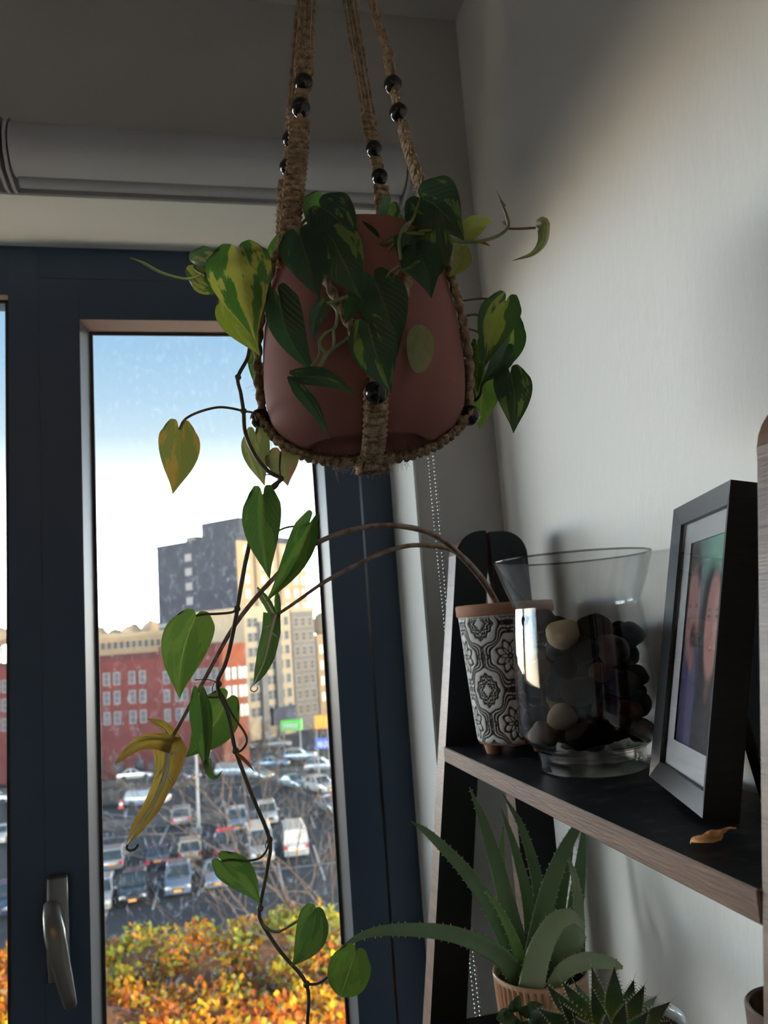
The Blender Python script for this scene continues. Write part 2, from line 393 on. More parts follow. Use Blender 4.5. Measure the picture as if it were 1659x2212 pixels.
# ------------------------------------------------------------------ added lamp, unseen behind the camera, for warm fill on the upper wall
LPX = PY(92, 905, 2*FY+0.95)[0]
lp = empty('added_fill_lamp', (LPX, -0.95, CZ), 'added warm fill lamp, unseen on the ceiling behind the camera', 'lamp')
M['lampglow'] = mat('fill_lamp_diffuser', (0.9,0.88,0.8), 0.6, emit=(1.0,0.55,0.24), estr=9.0)
keepw(MB().lathe([(0.0,-0.085),(0.08,-0.08),(0.125,-0.06),(0.140,-0.025)], 40, (LPX,-0.95,CZ)).build('diffuser', M['lampglow'], smooth=True), lp)
keepw(MB().lathe([(0.140,-0.028),(0.150,-0.028),(0.150,-0.0005),(0.0,-0.0005)], 40, (LPX,-0.95,CZ)).build('rim', M['reveal'], smooth='auto'), lp)

# ================================================================== A-frame ladder shelf
def wood(name, c1, c2, rough, stretch, scale=6.0):
    return mat(name, c1, rough, col2=c2, nscale=scale, stretch=stretch, bump=0.15, bscale=scale*4, lo=0.3, hi=0.7)
M['walnut'] = wood('walnut_edge', (0.085,0.044,0.028), (0.175,0.098,0.064), 0.45, (14,1.2,14), 9.0)
M['blackwood'] = mat('black_stained_wood', (0.008,0.010,0.014), 0.5, spec=0.25)
M['dusty'] = mat('dusty_black_top', (0.006,0.006,0.008), 0.50, spec=0.18, col2=(0.060,0.062,0.066), nscale=46, bump=0.1, bscale=200, lo=0.54, hi=0.80)
SHZ = 1.391; SY0, SY1 = 0.4200, 1.05
shelf = empty('ladder_shelf', (0.35, 0.73, 0.0), 'black A-frame ladder shelf with walnut-coloured edges beside the window', 'shelf')
def xfront(z): return 0.2935 + (z-1.391)*0.1465          # leaning line of the front legs (front edge)
def leg(y0, y1, rear):
    b = MB()
    if rear:
        x0 = [0.3895, 0.3895]; x1 = [0.4365, 0.4365]; zt = 1.672
    zt = 1.676
    pts = []
    if not rear:
        w = 0.0485
        pts = [(xfront(0.0), 0.0), (xfront(0.0)+w, 0.0), (xfront(1.645)+w, 1.645)]
        top = []
        cx = xfront(1.645); R = 0.040
        for k in range(9):                      # round the outer top corner
            a = PI*0.0+ (PI/2)*k/8
            top.append((cx+R-R*math.sin(a) if False else cx+R*(1-math.sin(a)), 1.676-R*(1-math.cos(a))))
        pts += [(xfront(1.645)+w-0.001, 1.676)] + top
        pts = [p for p in pts]
    else:
        pts = [(0.3895, 0.0), (0.4365, 0.0), (0.4365, 1.640)]
        R = 0.034
        for k in range(1, 9):
            a = (PI/2)*k/8; pts.append((0.4365-R*(1-math.cos(a)), 1.640+R*math.sin(a)))
        pts += [(0.3835, 1.674), (0.3835, 1.640)]
    n = len(pts); vs_ = [(p[0], y0, p[1]) for p in pts]+[(p[0], y1, p[1]) for p in pts]
    b.add(vs_, [tuple(range(n)), tuple(reversed(range(n,2*n)))], 0)
    for i in range(n):
        j = (i+1) % n; b.add([vs_[i], vs_[j], vs_[n+j], vs_[n+i]], [(0,3,2,1)], 1)
    o = b.build('leg', [M['blackwood'], M['walnut']]); return keepw(o, shelf)
for (a, b_) in ((SY1, SY1+0.034), (SY0-0.034, SY0)):
    leg(a, b_, False); leg(a, b_, True)
def plank(z, thick, depth_back, x0):
    b = MB(); y0, y1 = SY0+0.0005, SY1-0.0005
    b.box((x0, y0, z-thick), (depth_back, y1, z), bev=0.0012)
    o = b.build('shelf_board', [M['dusty'], M['walnut']])
    me = o.data
    for p in me.polygons: p.material_index = 0 if p.normal.z > 0.9 or p.normal.x > 0.5 else 1
    return keepw(o, shelf)
plank(SHZ, 0.0195, 0.4425, 0.2915)
plank(1.058, 0.0195, 0.4425, 0.2430)
plank(0.62, 0.0195, 0.4425, 0.1790)
plank(0.18, 0.0195, 0.4425, 0.1140)

# ================================================================== patterned pot on the shelf
M['pp_clay'] = mat('pale_terracotta', (0.44,0.235,0.16), 0.8, col2=(0.36,0.18,0.12), nscale=40, spec=0.2)
def attr_mat(name, rough=0.6, spec=0.3):
    m, nt, b = nmat(name); a = nt.nodes.new('ShaderNodeAttribute'); a.attribute_name = 'Col'
    nt.links.new(a.outputs['Color'], b.inputs['Base Color']); b.inputs['Roughness'].default_value = rough; sock(b, 'Specular IOR Level', spec); return m
M['attr'] = attr_mat('printed_colour', 0.55)
def set_col(o, cols):
    ca = o.data.color_attributes.new('Col', 'FLOAT_COLOR', 'POINT')
    ca.data.foreach_set('color', np.concatenate([np.asarray(cols, float), np.ones((len(cols),1))], 1).ravel())
PPX, PPY, PPR = 0.3615, 0.962, 0.0605
pp = empty('patterned_planter', (PPX, PPY, SHZ), 'tapered planter with embossed black and white scrollwork and terracotta rim', 'planter')
zt = 1.558; zb = 1.4035
nu, nv = 420, 230
uu, vv = np.meshgrid(np.arange(nu)/nu, np.linspace(0, 1, nv), indexing='ij')
H_ = zt-zb
REP = 3.9
a_ = uu*round(2*PI*PPR/ (H_/REP*2.0))*1.0; b_2 = vv*REP*0.5+0.18
g1 = np.cos(2*PI*a_); g2 = np.cos(2*PI*b_2)
def cell(a, b, oa, ob):
    da = (a-oa+0.5) % 1-0.5; db = (b-ob+0.5) % 1-0.5; return da, db
line = np.zeros_like(uu)
gg = (g1+g2)/2
def contour(f, lv, w): return np.exp(-((f-lv)/w)**2)
orn = gg + 0.10*np.cos(4*PI*a_)*np.cos(4*PI*b_2) + 0.05*np.cos(8*PI*a_)+0.05*np.cos(8*PI*b_2)
for lv in (-0.20, -0.02, 0.17): line = np.maximum(line, contour(orn, lv, 0.046))
for (oa, ob) in ((0.5,0.5),):
    da, db = cell(a_, b_2, oa, ob); r = np.hypot(da, db); th = np.arctan2(db, da)
    pet = r - (0.115+0.05*np.cos(8*th)); line = np.maximum(line, np.exp(-(pet/0.0203)**2)); line = np.maximum(line, np.exp(-((r-0.035)/0.0159)**2))
    pet2 = r-(0.215+0.035*np.cos(8*th+PI)); line = np.maximum(line, np.exp(-(pet2/0.0188)**2))
for (oa, ob) in ((0.0,0.0),):
    da, db = cell(a_, b_2, oa, ob); r = np.hypot(da, db); th = np.arctan2(db, da)
    for rr_, am in ((0.10,0.028),(0.16,0.045),(0.215,0.03)):
        q = r-(rr_+am*np.cos(4*th)*np.cos(8*th)); line = np.maximum(line, np.exp(-(q/0.0181)**2))
for (oa, ob) in ((0.5,0.0),(0.0,0.5)):
    da, db = cell(a_, b_2, oa, ob); r = np.hypot(da, db); th = np.arctan2(db, da)
    q = r-(0.085+0.045*np.cos(4*th)); line = np.maximum(line, np.exp(-(q/0.0188)**2)); line = np.maximum(line, np.exp(-((r-0.028)/0.0203)**2))
edge = np.clip(np.minimum(vv/0.02, (1-vv)/0.05), 0, 1)
line = line*edge
rad = (0.0475+(PPR-0.0015-0.0475)*vv**0.92) - 0.0016*line
rad = rad*(1-np.clip(1-vv/0.03, 0, 1)**2*0.08)
ang = uu*2*PI
X = PPX+rad*np.cos(ang); Y = PPY+rad*np.sin(ang); Zz = zb+vv*H_
verts = np.stack([X,Y,Zz],-1).reshape(-1,3)
ii = np.arange(nu)[:,None]; jj = np.arange(nv-1)[None,:]; i2 = (ii+1) % nu
faces = np.stack([ii*nv+jj, i2*nv+jj, i2*nv+jj+1, ii*nv+jj+1],-1).reshape(-1,4)
me = bpy.data.meshes.new('embossed_body'); me.from_pydata(verts.tolist(), [], faces.tolist()); me.materials.append(M['attr'])
me.polygons.foreach_set('use_smooth', [True]*len(me.polygons)); me.update()
o = bpy.data.objects.new('embossed_body', me); COL.objects.link(o); keepw(o, pp)
k_ = np.clip(line*1.5, 0, 1).reshape(-1,1)
set_col(o, np.array([[0.50,0.50,0.49]])*(1-k_)+np.array([[0.025,0.025,0.028]])*k_)
keepw(MB().lathe([(0.0,zb-0.0005),(0.046,zb-0.0005),(0.0475,zb+0.001)], 48, (PPX,PPY,0)).build('underside', M['pp_clay'], smooth='auto'), pp)
keepw(MB().lathe([(PPR-0.0012,zt-0.001),(PPR+0.0006,zt+0.0005),(PPR+0.001,zt+0.011),(PPR,zt+0.0135),(PPR-0.0045,zt+0.0135),(PPR-0.006,zt+0.009),(PPR-0.007,zt-0.01)], 64, (PPX,PPY,0)).build('rim', M['pp_clay'], smooth=True), pp)
keepw(MB().lathe([(PPR-0.0065,zt-0.004),(0.03,zt-0.002),(0.0,zt-0.001)], 40, (PPX,PPY,0)).build('soil', M['soil'], smooth=True), pp)
for k in range(3):
    a = PI*1.06+2*PI*k/3
    cx, cy = PPX+0.033*math.cos(a), PPY+0.033*math.sin(a)
    keepw(MB().lathe([(0,SHZ+0.0003),(0.0085,SHZ+0.0003),(0.0092,SHZ+0.002),(0.0125,zb+0.0005),(0,zb+0.0005)], 24, (cx,cy,0)).build('foot', M['pp_clay'], smooth='auto'), pp)
# ================================================================== glass vase of pebbles
VX, VY = 0.380, 0.795
VR = V((VX, VY, SHZ))
def zat(px, py): return PY(px, py, VY)[2]
M['vglass'] = thin_glass('clear_vase_glass', (0.92,0.925,0.92))
M['vglass_thick'] = thin_glass('thick_glass_foot', (0.86,0.86,0.84))
vase = empty('glass_vase', (VX, VY, SHZ), 'clear flared glass vase filled with dark pebbles on the shelf', 'vase')
z_foot = SHZ; z_bb = SHZ+0.020; z_top = zat(1226, 1207)
RB = 0.0705
def zz(f): return z_bb+(z_top-z_bb)*f
prof = [(0.0,z_bb+0.004),(0.040,z_bb+0.0035),(0.056,z_bb+0.006),(0.066,z_bb+0.012),(RB,z_bb+0.022),(RB+0.0005,zz(0.25)),(RB-0.0008,zz(0.45)),(RB-0.003,zz(0.62)),(RB-0.0052,zz(0.735)),(RB-0.0055,zz(0.76)),(RB-0.0035,zz(0.79)),(RB+0.002,zz(0.86)),(RB+0.0078,zz(0.95)),(RB+0.0108,z_top)]
outer = [(r+0.0018 if r > 0 else 0, z-(0.0016 if i < 3 else 0)) for i, (r, z) in enumerate(prof)]
pf = outer + [(prof[-1][0]+0.0008, z_top+0.0012)] + prof[::-1]
keepw(MB().lathe(pf, 96, (VX,VY,0)).build('bowl', M['vglass'], smooth='auto'), vase)
keepw(MB().lathe([(0.0,z_foot+0.0004),(0.050,z_foot+0.0004),(0.0535,z_foot+0.002),(0.0548,z_foot+0.006),(0.0548,z_bb+0.0015),(0.051,z_bb+0.0018)], 80, (VX,VY,0)).build('foot', M['vglass_thick'], smooth='auto'), vase)
keepw(MB().lathe([(0.0,z_foot+0.012),(0.048,z_foot+0.012),(0.0515,z_foot+0.014),(0.0518,z_bb-0.002)], 80, (VX,VY,0)).build('foot_base', M['vglass_thick'], smooth='auto'), vase)
M['rimglass'] = thin_glass('glass_rim_edge', (0.55,0.57,0.56))
rr_ = prof[-1][0]+0.0010
keepw(MB().tube([(VX+rr_*math.cos(2*PI*j/96), VY+rr_*math.sin(2*PI*j/96), z_top+0.0012) for j in range(97)], 0.0011, 8, cap=False).build('rim', M['rimglass'], smooth=True), vase)
# pebbles
PEB = {'black':((0.002,0.002,0.003),0.55), 'charcoal':((0.005,0.0045,0.005),0.55), 'brown':((0.020,0.011,0.009),0.6), 'rust':((0.075,0.034,0.024),0.55),
       'grey':((0.085,0.075,0.065),0.6), 'cream':((0.42,0.335,0.22),0.6), 'tan':((0.24,0.17,0.105),0.6), 'pale grey':((0.30,0.27,0.23),0.6)}
PM = {k: mat('pebble_'+k.replace(' ','_'), c, r, col2=tuple(x*0.6 for x in c), nscale=60, spec=0.015, bump=0.1, bscale=200) for k, (c, r) in PEB.items()}
rng = np.random.RandomState(5)
fixed = []      # pixel, colour, radius, label
camv = np.array([-VX, -VY]); camv = camv/np.linalg.norm(camv)
def on_glass(px, py, rad):
    # the point on the inner glass wall (front) seen at that pixel, pulled inside by rad
    r = ray(px, py); Rr = RB-0.003-rad
    a = r[0]**2+r[1]**2; b = -2*(r[0]*VX+r[1]*VY); c = VX**2+VY**2-Rr**2
    dsc = b*b-4*a*c
    t = (-b-math.sqrt(dsc))/(2*a) if dsc > 0 else -b/(2*a)
    P = CAM+r*t; dx, dy = P[0]-VX, P[1]-VY; L = math.hypot(dx, dy)
    if L > Rr: P[0] = VX+dx/L*Rr; P[1] = VY+dy/L*Rr
    return P
for px, py, rad, col, lab in ((1222,1382,0.0175,'cream','large cream pebble near the top of the vase'),
        (1150,1422,0.0150,'pale grey','pale grey pebble against the left of the vase'),
        (1178,1466,0.0140,'tan','beige pebble below the pale grey one in the vase'),
        (1215,1562,0.0160,'tan','tan egg-shaped pebble low in the vase'),
        (1180,1606,0.0150,'pale grey','pale grey pebble at the bottom left of the vase'),
        (1150,1545,0.0140,'grey','grey pebble low at the left of the vase'),
        (1300,1398,0.0170,'grey','flat grey pebble right of the cream pebble'),
        (1290,1425,0.0130,'rust','rust brown pebble under the flat grey pebble'),
        (1300,1530,0.0140,'brown','brown oval pebble at mid height of the vase'),
        (1345,1550,0.0165,'rust','reddish brown pebble low at the right of the vase'),
        (1240,1500,0.0180,'brown','dark brown pebble in the middle of the vase'),
        (1360,1375,0.0170,'charcoal','long charcoal pebble standing at the right of the vase'),
        (1170,1368,0.0160,'brown','flat brown pebble at the upper left of the vase')):
    fixed.append((on_glass(px, py, rad), rad, col, lab))
pos = [f[0] for f in fixed]; rds = [f[1] for f in fixed]; nfix = len(fixed)
z0p = z_bb+0.006; z1p = zat(1260, 1352)
NP = 74
for i in range(NP):
    a = rng.rand()*2*PI; q = math.sqrt(rng.rand())*0.055
    pos.append(np.array([VX+q*math.cos(a), VY+q*math.sin(a), z0p+0.012+rng.rand()*(z1p-z0p-0.012)])); rds.append(0.0125+rng.rand()*0.0045)
pos = np.array(pos); rds = np.array(rds); nP = len(rds)
for it in range(420):
    d = pos[:,None,:]-pos[None,:,:]; L = np.sqrt((d**2).sum(-1))+1e-9; need = (rds[:,None]+rds[None,:])*0.93
    ov = np.clip(need-L, 0, None); np.fill_diagonal(ov, 0)
    push = (d/L[...,None]*ov[...,None]*0.35).sum(1)
    push[:nfix] *= 0.03
    pos += push
    pos[nfix:,2] -= 0.00035*(1-it/420)
    q = pos[:,:2]-np.array([VX,VY]); ql = np.sqrt((q**2).sum(1))+1e-9; lim = RB-0.0035-rds
    low = np.clip((z_bb+0.022-pos[:,2]+0.0)/0.02, 0, 1); lim = lim-low*0.006
    f = np.minimum(1, lim/ql); pos[:,:2] = np.array([VX,VY])+q*f[:,None]
    pos[:,2] = np.maximum(pos[:,2], z0p+rds*0.92); pos[nfix:,2] = np.minimum(pos[nfix:,2], z1p)
def hides(i):
    xi, yi, di = proj(pos[i])
    for j in range(nfix):
        xj, yj, dj = proj(pos[j])
        if di < dj+0.002 and math.hypot(xi-xj, yi-yj) < 0.85*(rds[i]+rds[j])*FPX/dj: return True
    return False
keep = [i for i in range(nP) if i < nfix or not hides(i)]
pos = pos[keep]; rds = rds[keep]; nP = len(keep)
print('pebbles', nP)
cols = ['black']*44+['charcoal']*14+['brown']*9+['rust']*3+['grey']*3+['tan']*2
rng.shuffle(cols)
sph = []
for vi in range(6):
    b = MB(); b.sphere((0,0,0), 1.0, 18, 12); P2 = []
    for p in b.v:
        v = Vector(p); n = mnoise.noise(v*0.9+Vector((vi*3.1,1.7,vi)))*0.30+mnoise.noise(v*1.8+Vector((vi*5,9,2)))*0.09
        v = v*(1+n); P2.append((v.x, v.y, v.z))
    b.v = P2; sph.append(b)
for i in range(nP):
    col = fixed[i][2] if i < nfix else cols[(i-nfix) % len(cols)]
    b = sph[i % 6]; nm = 'pebble'
    if i < 6 or (col not in PM): pass
    me = bpy.data.meshes.new(nm); me.from_pydata(b.v, [], b.f); me.polygons.foreach_set('use_smooth', [True]*len(me.polygons)); me.materials.append(PM[col])
    o = bpy.data.objects.new(nm, me); COL.objects.link(o); o.location = pos[i]
    s = rds[i]; o.scale = (s*(1.02+0.2*rng.rand()), s*0.96, s*(0.72+0.15*rng.rand())); o.rotation_euler = (rng.rand()*0.9-0.45, rng.rand()*0.9-0.45, rng.rand()*6)
    if i < nfix: tag(o, fixed[i][3], 'pebble', 'pebbles in the glass vase')
    else: tag(o, 'smooth %s pebble among the others in the glass vase' % col, 'pebble', '%s filler pebbles in the glass vase' % col)

# ================================================================== picture frame
A = PZ(1520,1788,SHZ); B = PZ(1404,1692,SHZ); ab = (B-A); ab.z = 0; FW = ab.length; ab.normalize()
back = Vector((ab.y, -ab.x, 0.0))
if back.x < 0: back = -back
best = None
for al in np.linspace(0.0, 0.45, 46):
    for h in np.linspace(0.15, 0.32, 86):
        up = Vector((0,0,1))*math.cos(al)+back*math.sin(al)
        e = 0
        for P, q in ((A+up*h, (1590,1047)), (A+ab*FW+up*h, (1444,1125))):
            x, y, _ = proj(P); e += (x-q[0])**2+(y-q[1])**2
        if best is None or e < best[0]: best = (e, al, h)
AL, FH = best[1], best[2]
print('frame fit', best)
up = Vector((0,0,1))*math.cos(AL)+back*math.sin(AL); nrm = back*math.cos(AL)-Vector((0,0,1))*math.sin(AL)   # towards the back
FM = Matrix(((ab.x, nrm.x, up.x, A.x), (ab.y, nrm.y, up.y, A.y), (ab.z, nrm.z, up.z, A.z+0.0065), (0,0,0,1)))   # local: x along, y back, z up
pf = empty('picture_frame', A, 'black box picture frame with white mat holding a portrait of two people', 'picture frame')
M['frameblk'] = mat('black_frame_wood', (0.010,0.010,0.012), 0.42, spec=0.3, col2=(0.016,0.016,0.018), nscale=60, stretch=(1,1,8))
M['mat'] = mat('white_mat_board', (0.72,0.74,0.78), 0.8)
FT = 0.026; fw = 0.0165; ir = 0.006
def fput(mb, nm, m, sm=False):
    mb.xf(FM); o = mb.build(nm, m, smooth=sm); recalc(o); return keepw(o, pf)
W_, H_f = FW, FH
def rail(p, q, pi_, qi):     # mitred rail: outer p,q inner pi,qi in (x,z)
    b = MB(); d0 = 0.0; d1 = 0.004
    vs_ = [(p[0],d0,p[1]),(q[0],d0,q[1]),(qi[0],d1,qi[1]),(pi_[0],d1,pi_[1]),(p[0],FT,p[1]),(q[0],FT,q[1]),(qi[0],FT,qi[1]),(pi_[0],FT,pi_[1])]
    b.add(vs_, [(0,1,2,3),(4,7,6,5),(0,4,5,1),(1,5,6,2),(2,6,7,3),(3,7,4,0)]); return b
O = [(0,0),(W_,0),(W_,H_f),(0,H_f)]; I = [(fw,fw),(W_-fw,fw),(W_-fw,H_f-fw),(fw,H_f-fw)]
for k in range(4): fput(rail(O[k], O[(k+1) % 4], I[k], I[(k+1) % 4]), 'frame_rail', M['frameblk'])
# mat board with window
mw = 0.0155; MI = [(fw+mw,fw+mw*1.5),(W_-fw-mw,fw+mw*1.5),(W_-fw-mw,H_f-fw-mw*1.2),(fw+mw,H_f-fw-mw*1.2)]
b = MB()
for k in range(4):
    j = (k+1) % 4; b.add([(I[k][0],0.009,I[k][1]),(I[j][0],0.009,I[j][1]),(MI[j][0],0.0105,MI[j][1]),(MI[k][0],0.0105,MI[k][1])], [(0,1,2,3)])
fput(b, 'mat_board', M['mat'])
gb = MB(); gb.box((fw-0.001,0.0055,fw-0.001),(W_-fw+0.001,0.0070,H_f-fw+0.001)); M['pglass'] = thin_glass('picture_glass', (0.97,0.97,0.97), gl_k=1.0); fput(gb, 'glazing', M['pglass'])
fput(MB().box((fw-0.002,0.016,fw-0.002),(W_-fw+0.002,0.019,H_f-fw+0.002)), 'backing_board', M['frameblk'])
# print: soft two-person portrait, colours stored per vertex
nx, nz_ = 70, 100
px_ = np.linspace(0, 1, nx); pz_ = np.linspace(0, 1, nz_); gx, gz = np.meshgrid(px_, pz_, indexing='ij')
gx = 1-gx           # seen from the front the left of the print is the far end
img = np.zeros((nx, nz_, 3))
img[:] = np.array([0.16,0.20,0.22])
def soft(mask): return np.clip(mask, 0, 1)[...,None]
def ell(cx, cy, rx, ry, sft=0.12, rot=0): 
    dx = gx-cx; dy = gz-cy; c_, s_ = math.cos(rot), math.sin(rot)
    q = np.sqrt(((dx*c_+dy*s_)/rx)**2+((-dx*s_+dy*c_)/ry)**2); return soft((1-q)/sft)
def over(m, c):
    global img
    img = img*(1-m)+np.array(c)*m
over(soft((gz-0.62)/0.25)*0.9, (0.22,0.36,0.36)); over(ell(0.72,0.93,0.34,0.16,0.7), (0.30,0.62,0.50))
over(ell(0.20,0.12,0.36,0.42,0.1), (0.09,0.09,0.20))        # left person: jacket
over(ell(0.30,0.20,0.12,0.30,0.2), (0.16,0.15,0.28))
over(ell(0.14,0.80,0.24,0.22,0.3), (0.07,0.06,0.065)); over(ell(0.16,0.63,0.20,0.26,0.3), (0.50,0.27,0.27))
over(ell(0.33,0.66,0.05,0.15,0.5), (0.56,0.33,0.32)); over(ell(0.25,0.52,0.11,0.08,0.4), (0.14,0.08,0.08)); over(ell(0.30,0.545,0.05,0.014,0.5), (0.42,0.14,0.14))
over(ell(0.24,0.41,0.08,0.08,0.4), (0.42,0.22,0.2))
over(ell(0.74,0.10,0.36,0.30,0.1), (0.030,0.034,0.042)); over(ell(0.66,0.52,0.30,0.40,0.3), (0.05,0.042,0.045))   # right person: long dark hair
over(ell(0.88,0.5,0.12,0.34,0.15), (0.05,0.045,0.05)); over(ell(0.74,0.57,0.205,0.27,0.2), (0.56,0.29,0.26)); over(ell(0.82,0.60,0.10,0.2,0.6), (0.64,0.38,0.36))
over(ell(0.64,0.615,0.055,0.012,0.6), (0.24,0.12,0.11)); over(ell(0.84,0.615,0.055,0.012,0.6), (0.24,0.12,0.11)); over(ell(0.64,0.65,0.07,0.008,0.8), (0.2,0.1,0.09)); over(ell(0.84,0.65,0.07,0.008,0.8), (0.2,0.1,0.09))
over(ell(0.73,0.56,0.018,0.06,0.6), (0.48,0.22,0.18)); over(ell(0.73,0.47,0.06,0.018,0.5), (0.50,0.12,0.12)); over(ell(0.73,0.472,0.042,0.007,0.4), (0.75,0.68,0.64)); over(ell(0.72,0.27,0.07,0.06,0.5), (0.20,0.11,0.10))
over(ell(0.08,0.67,0.06,0.012,0.7), (0.22,0.12,0.12)); over(ell(0.28,0.67,0.05,0.012,0.7), (0.22,0.12,0.12))
x0_, x1_ = fw+mw-0.002, W_-fw-mw+0.002; zz0, zz1 = fw+mw*1.5-0.002, H_f-fw-mw*1.2+0.002
b = MB(); vs_ = [(x0_+(x1_-x0_)*a, 0.0125, zz0+(zz1-zz0)*c) for a in px_ for c in pz_]
b.add(vs_, [(i*nz_+j, (i+1)*nz_+j, (i+1)*nz_+j+1, i*nz_+j+1) for i in range(nx-1) for j in range(nz_-1)])
b.xf(FM); o = b.build('portrait_print', M['attr']); keepw(o, pf); set_col(o, img.reshape(-1,3)); tag(o, 'printed portrait of two smiling people')
# easel strut behind
es = MB(); es.add([(W_*0.42,FT,H_f*0.55),(W_*0.58,FT,H_f*0.55)]+[(0,0,0)]*2, [])
p1 = FM @ Vector((W_*0.12, FT+0.001, H_f*0.30)); p2 = Vector((p1.x, p1.y, SHZ+0.001))+back*0.012-ab*0.0
sd = ab*0.012; th = back*0.002
b = MB(); vs_ = [p1-sd, p1+sd, p2+sd, p2-sd, p1-sd+th, p1+sd+th, p2+sd+th, p2-sd+th]
b.add(vs_, [(0,1,2,3),(7,6,5,4),(0,4,5,1),(1,5,6,2),(2,6,7,3),(3,7,4,0)]); keepw(recalc(b.build('easel_strut', M['frameblk'])), pf)
# ================================================================== hanging pot
HPX, HPY = 0.1440, 0.685
HC = V((math.cos(math.radians(12.6)), -math.sin(math.radians(12.6)), 0)); HT = V((-math.sin(math.radians(12.6)), -math.cos(math.radians(12.6)), 0))
def axz(py): return PY(783+0.069*(py-770), py, HPY)[2]
PROF = [(560,0.0790),(590,0.0815),(640,0.0850),(700,0.0880),(760,0.0902),(810,0.0910),(850,0.0905),(885,0.0885),(915,0.0840),(938,0.0765),(955,0.0665),(966,0.0580)]
PZs = [(axz(p), r) for p, r in PROF]
Z_TOP, Z_BOT = PZs[0][0], PZs[-1][0]
def pot_r(z):
    if z >= PZs[0][0]: return PZs[0][1]
    for (za, ra), (zb_, rb) in zip(PZs, PZs[1:]):
        if zb_ <= z <= za: return rb+(ra-rb)*(z-zb_)/(za-zb_)
    return PZs[-1][1]*max(0.0, 1-(Z_BOT-z)/0.02)
def pot_pt(deg, z, off=0.0):         # 0 = camera right, 90 = towards the camera
    a = math.radians(deg); r = pot_r(z)+off
    return V((HPX, HPY, z))+HC*(math.cos(a)*r)+HT*(math.sin(a)*r)
pot = empty('hanging_pot', (HPX, HPY, Z_BOT), 'rounded terracotta pot hanging in the macrame holder', 'pot')
outer = [(r, z) for z, r in reversed(PZs)]
sp = smooth_path([V((r, 0, z)) for r, z in outer], 4); outer = [(p.x, p.z) for p in sp]
prof = [(0.0, Z_BOT+0.004), (0.050, Z_BOT+0.004), (0.0525, Z_BOT+0.0005), (0.0560, Z_BOT-0.0006)]+outer+[(0.0785,Z_TOP+0.0015),(0.0762,Z_TOP+0.0015),(0.0748,Z_TOP-0.001),(0.0765,Z_TOP-0.03),(0.078,Z_TOP-0.045)]
keepw(MB().lathe(prof, 96, (HPX,HPY,0)).build('clay_body', M['terracotta'], smooth='auto'), pot)
keepw(MB().lathe([(0.0775,Z_TOP-0.016),(0.05,Z_TOP-0.013),(0.02,Z_TOP-0.011),(0,Z_TOP-0.010)], 48, (HPX,HPY,0)).build('soil', M['soil'], smooth=True), pot)

# ================================================================== macrame hanger
mac = empty('macrame_hanger', (HPX, HPY, Z_BOT-0.02), 'knotted jute macrame plant hanger with black beads', 'plant hanger')
FUZZ = MB(); frng = random.Random(3)
def fuzz(pts, r, n):
    for _ in range(n):
        p = pts[frng.randrange(len(pts))]; d = Vector((frng.gauss(0,1), frng.gauss(0,1), frng.gauss(0,1))).normalized()
        a = p+d*r*0.9; L = frng.uniform(0.002, 0.0065); b = a+d*L*0.5+Vector((frng.gauss(0,1),frng.gauss(0,1),frng.gauss(0,1)))*L*0.2; c = b+d*L*0.4+Vector((frng.gauss(0,1),frng.gauss(0,1),frng.gauss(0,1)-0.4))*L*0.35
        FUZZ.tube([a,b,c], 0.00011, 3, cap=False)
def cord(pts, r=0.0016, lobes=3, amp=0.20, twist=650.0, step=0.0016, n=9, mb=None, fz=40):
    P = resample(smooth_path(pts, 10), step)
    if len(P) < 2: return None
    fuzz(P, r, fz)
    b = mb or MB(); b.tube(P, r, n, twist=twist, lobes=lobes, amp=amp); return b
def sennit(pts, sdir, w, th, mb, r=0.0024, sp=0.0056, fz=120):
    P = resample(smooth_path(pts, 10), sp); S = Vector(sdir); m = len(P)
    for i, c in enumerate(P):
        T = (P[min(i+1,m-1)]-P[max(i-1,0)]).normalized(); s_ = (S-T*S.dot(T)).normalized(); N = T.cross(s_)
        sg = 1 if i % 2 else -1; ring = []
        for k in range(15):
            a = 2*PI*k/14
            ring.append(c+s_*((w/2-r)*math.copysign(abs(math.cos(a))**0.75, math.cos(a)))+N*((th/2-r)*math.copysign(abs(math.sin(a))**0.75, math.sin(a)))+T*(sg*0.0020*math.cos(a)+0.0011*math.sin(2*a)*sg))
        mb.tube(ring, [r*(1.0+0.22*abs(math.cos(2*PI*k/14))) for k in range(15)], 7, cap=False)
        for sd in (-1, 1):                    # side loops between knots
            q = c+s_*(sd*(w/2-r*0.6))
            mb.tube([q-T*sp*0.5-N*0.0008*sg, q+s_*sd*0.0016, q+T*sp*0.5+N*0.0008*sg], r*0.8, 6, cap=True)
    mb.tube(P, th*0.33, 8); fuzz(P, w*0.42, fz); return mb
def beadm(c, axis, r, nm='bead'):
    b = MB(); n = 28; q = Vector(axis).to_track_quat('Z','Y').to_matrix().to_4x4(); pr = []
    for k in range(15):
        a = math.radians(16)+(PI-2*math.radians(16))*k/14; pr.append((r*math.sin(a), -r*math.cos(a)))
    pr = [(pr[0][0]*0.8, pr[0][1]*0.6)]+pr+[(pr[-1][0]*0.8, pr[-1][1]*0.6)]
    b.lathe(pr, n); b.xf(Matrix.Translation(c) @ q); return keepw(b.build(nm, M['bead'], smooth=True), mac)
APX = PY(700, -400, HPY)
